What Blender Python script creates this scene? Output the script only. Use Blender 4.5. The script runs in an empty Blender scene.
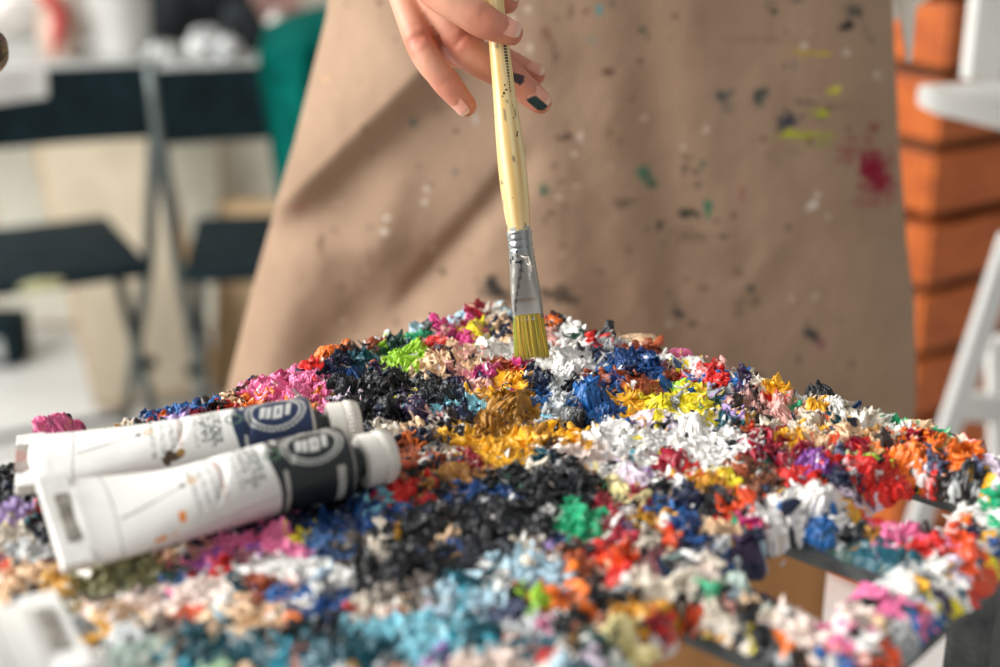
import bpy, bmesh, math, random
import numpy as np
from mathutils import Vector, Matrix

random.seed(7)
RNG = np.random.default_rng(11)
SC = bpy.context.scene
COL = SC.collection

# ------------------------------------------------------------------ camera
CAM_H = 1.12
PITCH = math.radians(20.0)
FPX = 1000.0 * 50.0 / 36.0
CX, CY = 500.0, 333.5
cp, sp = math.cos(PITCH), math.sin(PITCH)
cam_data = bpy.data.cameras.new('camera')
cam = bpy.data.objects.new('camera', cam_data)
COL.objects.link(cam)
cam.location = (0, 0, CAM_H)
cam.rotation_euler = (math.pi / 2 - PITCH, 0, 0)
cam_data.lens = 50
cam_data.sensor_width = 36
cam_data.clip_start = 0.02
cam_data.dof.use_dof = True
cam_data.dof.focus_distance = 0.502
cam_data.dof.aperture_fstop = 5.6
SC.camera = cam


def ray(px, py):
    a = (np.asarray(px, float) - CX) / FPX
    b = -(np.asarray(py, float) - CY) / FPX
    return a, cp + b * sp, -sp + b * cp          # world x, y, z per unit optical depth


def at_z(px, py, z):
    a, y, w = ray(px, py)
    t = (z - CAM_H) / w
    return np.array([a * t, y * t, CAM_H + w * t])


def at_y(px, py, Y):
    a, y, w = ray(px, py)
    t = Y / y
    return np.array([a * t, y * t, CAM_H + w * t])


def at_d(px, py, d):
    a, y, w = ray(px, py)
    return np.array([a * d, y * d, CAM_H + w * d])


def to_px(x, y, z):
    d = y * cp + (CAM_H - z) * sp
    up = y * sp + (z - CAM_H) * cp
    return CX + x / d * FPX, CY - up / d * FPX, d


# ------------------------------------------------------------------ colours
def lin(c):
    c = np.asarray(c, float)
    return np.where(c <= 0.04045, c / 12.92, ((c + 0.055) / 1.055) ** 2.4)


def hx(s):
    return lin([int(s[i:i + 2], 16) / 255 for i in (0, 2, 4)])


# ------------------------------------------------------------------ noise (numpy)
def _h(ix, iy, iz, seed):
    h = (ix.astype(np.int64) * 374761393 + iy.astype(np.int64) * 668265263 + iz.astype(np.int64) * 2147483647 % 1000003 * 7919 + seed * 974711) & 0xFFFFFFFF
    h = ((h ^ (h >> 13)) * 1274126177) & 0xFFFFFFFF
    h = ((h ^ (h >> 16)) * 2246822519) & 0xFFFFFFFF
    return ((h ^ (h >> 15)) & 0xFFFFFF) / float(0x1000000)


def noise2(x, y, seed=0):
    ix, iy = np.floor(x), np.floor(y)
    fx, fy = x - ix, y - iy
    fx = fx * fx * fx * (fx * (fx * 6 - 15) + 10)
    fy = fy * fy * fy * (fy * (fy * 6 - 15) + 10)
    z = np.zeros_like(ix)
    a = _h(ix, iy, z, seed); b = _h(ix + 1, iy, z, seed)
    c = _h(ix, iy + 1, z, seed); d = _h(ix + 1, iy + 1, z, seed)
    return (a * (1 - fx) + b * fx) * (1 - fy) + (c * (1 - fx) + d * fx) * fy


def noise3(x, y, z, seed=0):
    ix, iy, iz = np.floor(x), np.floor(y), np.floor(z)
    f = []
    for q, i in ((x, ix), (y, iy), (z, iz)):
        t = q - i
        f.append(t * t * (3 - 2 * t))
    r = 0
    for dx in (0, 1):
        wx = f[0] if dx else 1 - f[0]
        for dy in (0, 1):
            wy = f[1] if dy else 1 - f[1]
            for dz in (0, 1):
                wz = f[2] if dz else 1 - f[2]
                r = r + wx * wy * wz * _h(ix + dx, iy + dy, iz + dz, seed)
    return r


def fbm2(x, y, seed=0, n=3):
    r, a, s = 0, 0.5, 0
    for k in range(n):
        r = r + a * noise2(x * 2 ** k + 17.3 * k, y * 2 ** k - 9.1 * k, seed + k); s += a; a *= 0.5
    return r / s


def ridged2(x, y, seed=0, n=2):
    r, a, s = 0, 0.6, 0
    for k in range(n):
        r = r + a * (1 - np.abs(2 * noise2(x * 2 ** k + 5.7 * k, y * 2 ** k + 3.3 * k, seed + k) - 1)); s += a; a *= 0.5
    return r / s


def ridged3(x, y, z, seed=0, n=2):
    r, a, s = 0, 0.6, 0
    for k in range(n):
        m = 2 ** k
        r = r + a * (1 - np.abs(2 * noise3(x * m, y * m, z * m, seed + k) - 1)); s += a; a *= 0.5
    return r / s


def worley(x, y, seed=0):
    """nearest jittered cell: three random numbers of the cell, offset from its centre, edge distance"""
    ix, iy = np.floor(x), np.floor(y)
    best = np.full(x.shape, 9.0); sec = np.full(x.shape, 9.0)
    bx = np.zeros(x.shape); by = np.zeros(x.shape); ox = np.zeros(x.shape); oy = np.zeros(x.shape)
    z0 = np.zeros_like(ix)
    for dx in (-1, 0, 1):
        for dy in (-1, 0, 1):
            cx, cy = ix + dx, iy + dy
            jx = cx + _h(cx, cy, z0, seed); jy = cy + _h(cx, cy, z0 + 1, seed)
            d = np.hypot(x - jx, y - jy)
            m = d < best
            sec = np.where(m, best, np.minimum(sec, d))
            best = np.where(m, d, best)
            bx = np.where(m, cx, bx); by = np.where(m, cy, by)
            ox = np.where(m, x - jx, ox); oy = np.where(m, y - jy, oy)
    r = [_h(bx, by, z0 + k, seed + 31) for k in (2, 3, 4, 5)]
    return r, ox, oy, sec - best


def sstep(a, b, x):
    t = np.clip((x - a) / (b - a), 0, 1)
    return t * t * (3 - 2 * t)


# ------------------------------------------------------------------ mesh helpers
def raw_mesh(name, V, quads=None, tris=None, colors=None, smooth=True):
    V = np.ascontiguousarray(V, dtype=np.float32).reshape(-1, 3)
    me = bpy.data.meshes.new(name)
    me.vertices.add(len(V))
    me.vertices.foreach_set('co', V.ravel())
    q = np.zeros((0, 4), np.int32) if quads is None else np.asarray(quads, np.int32).reshape(-1, 4)
    t = np.zeros((0, 3), np.int32) if tris is None else np.asarray(tris, np.int32).reshape(-1, 3)
    loops = np.concatenate([q.ravel(), t.ravel()])
    starts = np.concatenate([np.arange(len(q)) * 4, len(q) * 4 + np.arange(len(t)) * 3]).astype(np.int32)
    me.loops.add(len(loops)); me.loops.foreach_set('vertex_index', loops.astype(np.int32))
    me.polygons.add(len(starts)); me.polygons.foreach_set('loop_start', starts)
    me.polygons.foreach_set('use_smooth', np.full(len(starts), bool(smooth)))
    me.update(calc_edges=True)
    if colors is not None:
        at = me.color_attributes.new('Col', 'FLOAT_COLOR', 'POINT')
        c4 = np.ones((len(V), 4), np.float32); c4[:, :3] = colors
        at.data.foreach_set('color', c4.ravel())
    return me


def link(name, me, mat=None, parent=None):
    o = bpy.data.objects.new(name, me)
    COL.objects.link(o)
    if mat is not None:
        me.materials.append(mat)
    if parent is not None:
        o.parent = parent
    return o


def origin_of(parent):
    """world location of an unrotated chain of parents"""
    v = np.zeros(3)
    while parent is not None:
        v += np.array(parent.location); parent = parent.parent
    return v


def obj(name, V, quads=None, tris=None, mat=None, parent=None, colors=None, smooth=True):
    """mesh object; V in world coordinates, stored relative to the (unrotated) parent"""
    V = np.asarray(V, float).reshape(-1, 3) - origin_of(parent)
    return link(name, raw_mesh(name, V, quads, tris, colors, smooth), mat, parent)


def tag(o, label=None, cat=None, group=None, kind=None):
    if label: o['label'] = label
    if cat: o['category'] = cat
    if group: o['group'] = group
    if kind: o['kind'] = kind
    return o


def empty(name, loc, label, cat, group=None, rz=0.0):
    o = bpy.data.objects.new(name, None)
    COL.objects.link(o)
    o.location = tuple(float(q) for q in loc); o.rotation_euler.z = rz
    o.empty_display_size = 0.05
    return tag(o, label, cat, group)


def grid_quads(nu, nv, wrap_u=False):
    i = np.arange(nu if wrap_u else nu - 1); j = np.arange(nv - 1)
    I, J = np.meshgrid(i, j, indexing='ij')
    I2 = (I + 1) % nu
    return np.stack([I * nv + J, I2 * nv + J, I2 * nv + J + 1, I * nv + J + 1], -1).reshape(-1, 4)


class MB:
    """collects shapes and builds one mesh object"""
    def __init__(self):
        self.V, self.Q, self.T, self.n = [], [], [], 0

    def add(self, V, Q=None, T=None):
        V = np.asarray(V, float).reshape(-1, 3)
        if Q is not None and len(Q): self.Q.append(np.asarray(Q).reshape(-1, 4) + self.n)
        if T is not None and len(T): self.T.append(np.asarray(T).reshape(-1, 3) + self.n)
        self.V.append(V); self.n += len(V)
        return self

    def box(self, c, s, M=None, bev=0.0):
        """bevelled box: centre c, full sizes s, optional 3x3 rotation"""
        bm = bmesh.new()
        bmesh.ops.create_cube(bm, size=1.0)
        for v in bm.verts:
            v.co = Vector((v.co.x * s[0], v.co.y * s[1], v.co.z * s[2]))
        if bev > 0:
            bmesh.ops.bevel(bm, geom=list(bm.edges), offset=bev, segments=2, affect='EDGES', profile=0.6)
        bmesh.ops.triangulate(bm, faces=bm.faces[:])
        bm.verts.index_update()
        V = np.array([v.co[:] for v in bm.verts]); T = np.array([[v.index for v in f.verts] for f in bm.faces])
        bm.free()
        if M is not None: V = V @ np.asarray(M).T
        return self.add(V + np.asarray(c), T=T)

    def bar(self, p, q, w, h, bev=0.0, up=(0, 0, 1)):
        """box beam from p to q: width w (sideways), height h"""
        p, q = np.asarray(p, float), np.asarray(q, float)
        d = q - p; L = np.linalg.norm(d); d /= L
        up = np.asarray(up, float)
        s = np.cross(d, up)
        if np.linalg.norm(s) < 1e-6: s = np.cross(d, (1, 0, 0))
        s /= np.linalg.norm(s); u = np.cross(s, d)
        return self.box((p + q) / 2, (L, w, h), np.stack([d, s, u], 1), bev)

    def tube(self, pts, rad, n=14, cap=True, squash=1.0):
        pts = np.asarray(pts, float); rad = np.broadcast_to(np.asarray(rad, float), (len(pts),))
        tang = np.gradient(pts, axis=0); tang /= np.linalg.norm(tang, axis=1)[:, None] + 1e-12
        ref = np.array([0, 0, 1.0]) if abs(tang[0, 2]) < 0.9 else np.array([1.0, 0, 0])
        a = np.arange(n) * 2 * np.pi / n
        rings = []; vert = abs(tang[0, 2]) >= 0.9
        for p, t, r in zip(pts, tang, rad):
            s = np.cross(t, ref); s /= np.linalg.norm(s); u = np.cross(s, t); ref = u
            rings.append(p + r * ((squash if vert else 1) * np.cos(a)[:, None] * s + (1 if vert else squash) * np.sin(a)[:, None] * u))
        V = np.concatenate(rings)
        m = len(pts)
        i, j = np.meshgrid(np.arange(m - 1), np.arange(n), indexing='ij'); j2 = (j + 1) % n
        Q = np.stack([i * n + j, i * n + j2, (i + 1) * n + j2, (i + 1) * n + j], -1).reshape(-1, 4)
        T = []
        if cap:
            V = np.concatenate([V, pts[:1], pts[-1:]])
            k = np.arange(n); k2 = (k + 1) % n
            T = np.concatenate([np.stack([np.full(n, m * n), k2, k], 1), np.stack([np.full(n, m * n + 1), (m - 1) * n + k, (m - 1) * n + k2], 1)])
        return self.add(V, Q, T)

    def build(self, name, mat, parent=None, smooth=False, colors=None, angle=None):
        o = obj(name, np.concatenate(self.V), np.concatenate(self.Q) if self.Q else None,
                np.concatenate(self.T) if self.T else None, mat, parent, colors, smooth)
        if smooth and angle:
            bm = bmesh.new(); bm.from_mesh(o.data)
            for e in bm.edges:
                if len(e.link_faces) == 2 and e.calc_face_angle(0) > math.radians(angle): e.smooth = False
            bm.to_mesh(o.data); bm.free()
        return o


_ICO = {}


def ico(sub):
    if sub not in _ICO:
        bm = bmesh.new()
        bmesh.ops.create_icosphere(bm, subdivisions=sub, radius=1.0)
        _ICO[sub] = (np.array([v.co[:] for v in bm.verts]), np.array([[v.index for v in f.verts] for f in bm.faces]))
        bm.free()
    return _ICO[sub]


def spline(P, n):
    """Catmull-Rom through the rows of P (any number of columns)"""
    P = np.asarray(P, float)
    Q = np.concatenate([2 * P[:1] - P[1:2], P, 2 * P[-1:] - P[-2:-1]])
    u = np.linspace(0, len(P) - 1 - 1e-9, n); i = u.astype(int); t = (u - i)[:, None]
    a, b, c, d = Q[i], Q[i + 1], Q[i + 2], Q[i + 3]
    return 0.5 * (2 * b + (c - a) * t + (2 * a - 5 * b + 4 * c - d) * t * t + (3 * b - a - 3 * c + d) * t ** 3)


# ------------------------------------------------------------------ materials
def new_mat(name):
    m = bpy.data.materials.new(name)
    m.use_nodes = True
    nt = m.node_tree
    return m, nt, nt.nodes['Principled BSDF']


def node(nt, t, **kw):
    n = nt.nodes.new(t)
    for k, v in kw.items():
        if k in n.inputs: n.inputs[k].default_value = v
        else: setattr(n, k, v)
    return n


def mat_noise(name, c1, c2, scale=20.0, rough=0.6, metal=0.0, bump=0.0, bscale=None, stretch=(1, 1, 1), detail=5.0, lo=0.35, hi=0.65, spec=0.5):
    """two colours mixed by object-space noise, optional bump"""
    m, nt, bs = new_mat(name)
    tc = node(nt, 'ShaderNodeTexCoord'); mp = node(nt, 'ShaderNodeMapping')
    mp.inputs['Scale'].default_value = stretch
    nt.links.new(tc.outputs['Object'], mp.inputs['Vector'])
    nz = node(nt, 'ShaderNodeTexNoise', Scale=scale, Detail=detail)
    nt.links.new(mp.outputs[0], nz.inputs['Vector'])
    cr = node(nt, 'ShaderNodeValToRGB')
    cr.color_ramp.elements[0].position = lo; cr.color_ramp.elements[1].position = hi
    cr.color_ramp.elements[0].color = (*hx(c1), 1); cr.color_ramp.elements[1].color = (*hx(c2), 1)
    nt.links.new(nz.outputs['Fac'], cr.inputs['Fac'])
    nt.links.new(cr.outputs[0], bs.inputs['Base Color'])
    bs.inputs['Roughness'].default_value = rough; bs.inputs['Metallic'].default_value = metal
    bs.inputs['Specular IOR Level'].default_value = spec
    if bump:
        n2 = node(nt, 'ShaderNodeTexNoise', Scale=bscale or scale * 4, Detail=4.0)
        nt.links.new(mp.outputs[0], n2.inputs['Vector'])
        bp = node(nt, 'ShaderNodeBump', Strength=bump, Distance=0.002)
        nt.links.new(n2.outputs['Fac'], bp.inputs['Height']); nt.links.new(bp.outputs[0], bs.inputs['Normal'])
    return m


def mat_attr(name, rough=0.4, bump=0.15, bscale=900.0, spec=0.5, coat=0.0, rvar=0.0, weave=False, dist=0.0006, sss=0.0):
    """colour from the mesh's Col attribute"""
    m, nt, bs = new_mat(name)
    at = node(nt, 'ShaderNodeAttribute', attribute_name='Col')
    nt.links.new(at.outputs['Color'], bs.inputs['Base Color'])
    tc = node(nt, 'ShaderNodeTexCoord')
    nz = node(nt, 'ShaderNodeTexNoise', Scale=bscale, Detail=3.0)
    nt.links.new(tc.outputs['Object'], nz.inputs['Vector'])
    bs.inputs['Roughness'].default_value = rough
    bs.inputs['Specular IOR Level'].default_value = spec
    if coat: bs.inputs['Coat Weight'].default_value = coat; bs.inputs['Coat Roughness'].default_value = 0.15
    if rvar:
        n3 = node(nt, 'ShaderNodeTexNoise', Scale=120.0, Detail=2.0)
        nt.links.new(tc.outputs['Object'], n3.inputs['Vector'])
        mr = node(nt, 'ShaderNodeMapRange')
        mr.inputs['From Min'].default_value = 0.3; mr.inputs['From Max'].default_value = 0.7
        mr.inputs['To Min'].default_value = rough - rvar; mr.inputs['To Max'].default_value = rough + rvar
        nt.links.new(n3.outputs['Fac'], mr.inputs['Value']); nt.links.new(mr.outputs[0], bs.inputs['Roughness'])
    h = nz.outputs['Fac']
    if weave:
        mul = None
        for ax, sc in ((0, 1100.0), (1, 1100.0)):
            sx = node(nt, 'ShaderNodeSeparateXYZ'); nt.links.new(tc.outputs['Object'], sx.inputs[0])
            mm = node(nt, 'ShaderNodeMath', operation='MULTIPLY'); nt.links.new(sx.outputs[0 if ax == 0 else 2], mm.inputs[0]); mm.inputs[1].default_value = sc * 2
            sn = node(nt, 'ShaderNodeMath', operation='SINE'); nt.links.new(mm.outputs[0], sn.inputs[0])
            if mul is None: mul = sn
            else:
                ad = node(nt, 'ShaderNodeMath', operation='ADD'); nt.links.new(mul.outputs[0], ad.inputs[0]); nt.links.new(sn.outputs[0], ad.inputs[1]); h = ad.outputs[0]
    if rvar:
        n4 = node(nt, 'ShaderNodeTexNoise', Scale=bscale * .42, Detail=5.0, Roughness=.62)
        nt.links.new(tc.outputs['Object'], n4.inputs['Vector'])
        ad = node(nt, 'ShaderNodeMath', operation='MULTIPLY_ADD'); nt.links.new(n4.outputs['Fac'], ad.inputs[0]); ad.inputs[1].default_value = 1.6
        nt.links.new(h, ad.inputs[2]); h = ad.outputs[0]
    bp = node(nt, 'ShaderNodeBump', Strength=bump, Distance=dist)
    nt.links.new(h, bp.inputs['Height']); nt.links.new(bp.outputs[0], bs.inputs['Normal'])
    if sss:
        bs.inputs['Subsurface Weight'].default_value = sss
        bs.inputs['Subsurface Radius'].default_value = (0.006, 0.0025, 0.0012); bs.inputs['Subsurface Scale'].default_value = 1.0
    return m


M_PAINT = mat_attr('oil_paint', rough=0.36, bump=0.35, bscale=700.0, spec=0.5, rvar=0.14, dist=0.0008)
M_APRON = mat_attr('apron_canvas', rough=0.95, bump=0.25, bscale=600.0, spec=0.15, weave=True, dist=0.0002)
M_TUBE = mat_attr('printed_tube', rough=0.38, bump=0.12, bscale=160.0, spec=0.5, dist=0.0006)
M_SKIN = mat_attr('skin', rough=0.5, bump=0.22, bscale=900.0, spec=0.4, dist=0.0004, sss=0.12)
M_NAIL = mat_attr('nail', rough=0.25, bump=0.02, spec=0.5)
M_WOODH = mat_attr('brush_handle_wood', rough=0.35, bump=0.08, bscale=500.0, spec=0.5, coat=0.3, dist=0.0003)
M_METAL = mat_attr('ferrule_metal', rough=0.30, bump=0.3, bscale=260.0, dist=0.0008)
M_METAL.node_tree.nodes['Principled BSDF'].inputs['Metallic'].default_value = 0.8
M_HAIR = mat_attr('bristle', rough=0.55, bump=0.1)
M_FRAME = mat_noise('dark_scratched_metal', '2e3133', '5a5c5a', 60, 0.45, 0.3, 0.3, 300, lo=0.45, hi=0.75)
M_BLACK = mat_noise('black_chair_paint', '0a181c', '12242a', 30, 0.7, 0.0, 0.1, spec=0.12)
M_STEEL = mat_noise('dark_grey_tube_metal', '4a5252', '616a68', 30, 0.4, 0.4)
M_WHITEWOOD = mat_noise('white_painted_wood', 'e4e6e2', 'f0f0ec', 12, 0.5, 0.0, 0.1, 80)
M_CRATE = mat_noise('orange_stained_wood', 'a04812', 'c4641c', 14, 0.45, 0.0, 0.15, 60, stretch=(1, 1, 6))
# ------------------------------------------------------------------ the palette table and its crust of paint
PAL = {k: hx(v) for k, v in dict(
    W='f1efea', w='e3d8c6', P='ecc9a2', H='f0ddd2', h='e2aba0', k='14181d', K='2a2f36', n='1a2542', b='0b427e', B='125c9e',
    c='86c9d8', C='1f9fb8', t='0e5260', i='b3d2e0', g='1aa873', G='1b473d', l='a9dc3a', L='bfe3b8', I='cfe3d8', y='f3df2c',
    Y='eeb01f', M='c8890f', F='f0e3a6', o='f27a1e', O='e8501a', r='d8261f', R='a0152f', m='cc3a80', p='f07cac', v='8a4ba0',
    V='38264a', a='b49ad0', A='e2d2e2', e='a8741f', T='b5813f', x='b0603f', u='74422a', s='a8512c', d='33261f', D='6a6058',
    q='86845a', z='9a9d9e', Z='c8cccc', S='4c5470', E='3f6596', N='7d444c', j='e6b45c').items()}
WORDS = dict(W='white', w='off-white', P='peach', H='pale pink-white', h='dusty pink', k='black', K='charcoal', n='navy', b='deep blue',
             B='bright blue', c='pale turquoise', C='turquoise', t='dark teal', i='ice blue', g='emerald green', G='dark green', l='lime green',
             L='pale green', y='lemon yellow', Y='golden yellow', M='mustard', F='cream', o='orange', O='red-orange', r='scarlet', R='crimson',
             m='magenta', p='pink', v='violet', V='dark purple', a='lavender', A='pale lilac', e='ochre brown', T='tan', x='terracotta',
             s='rust', u='brown', d='dark brown', S='slate blue', j='pale amber', z='grey', Z='light grey', D='grey-brown', E='dull blue', q='olive', I='pale mint')
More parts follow.
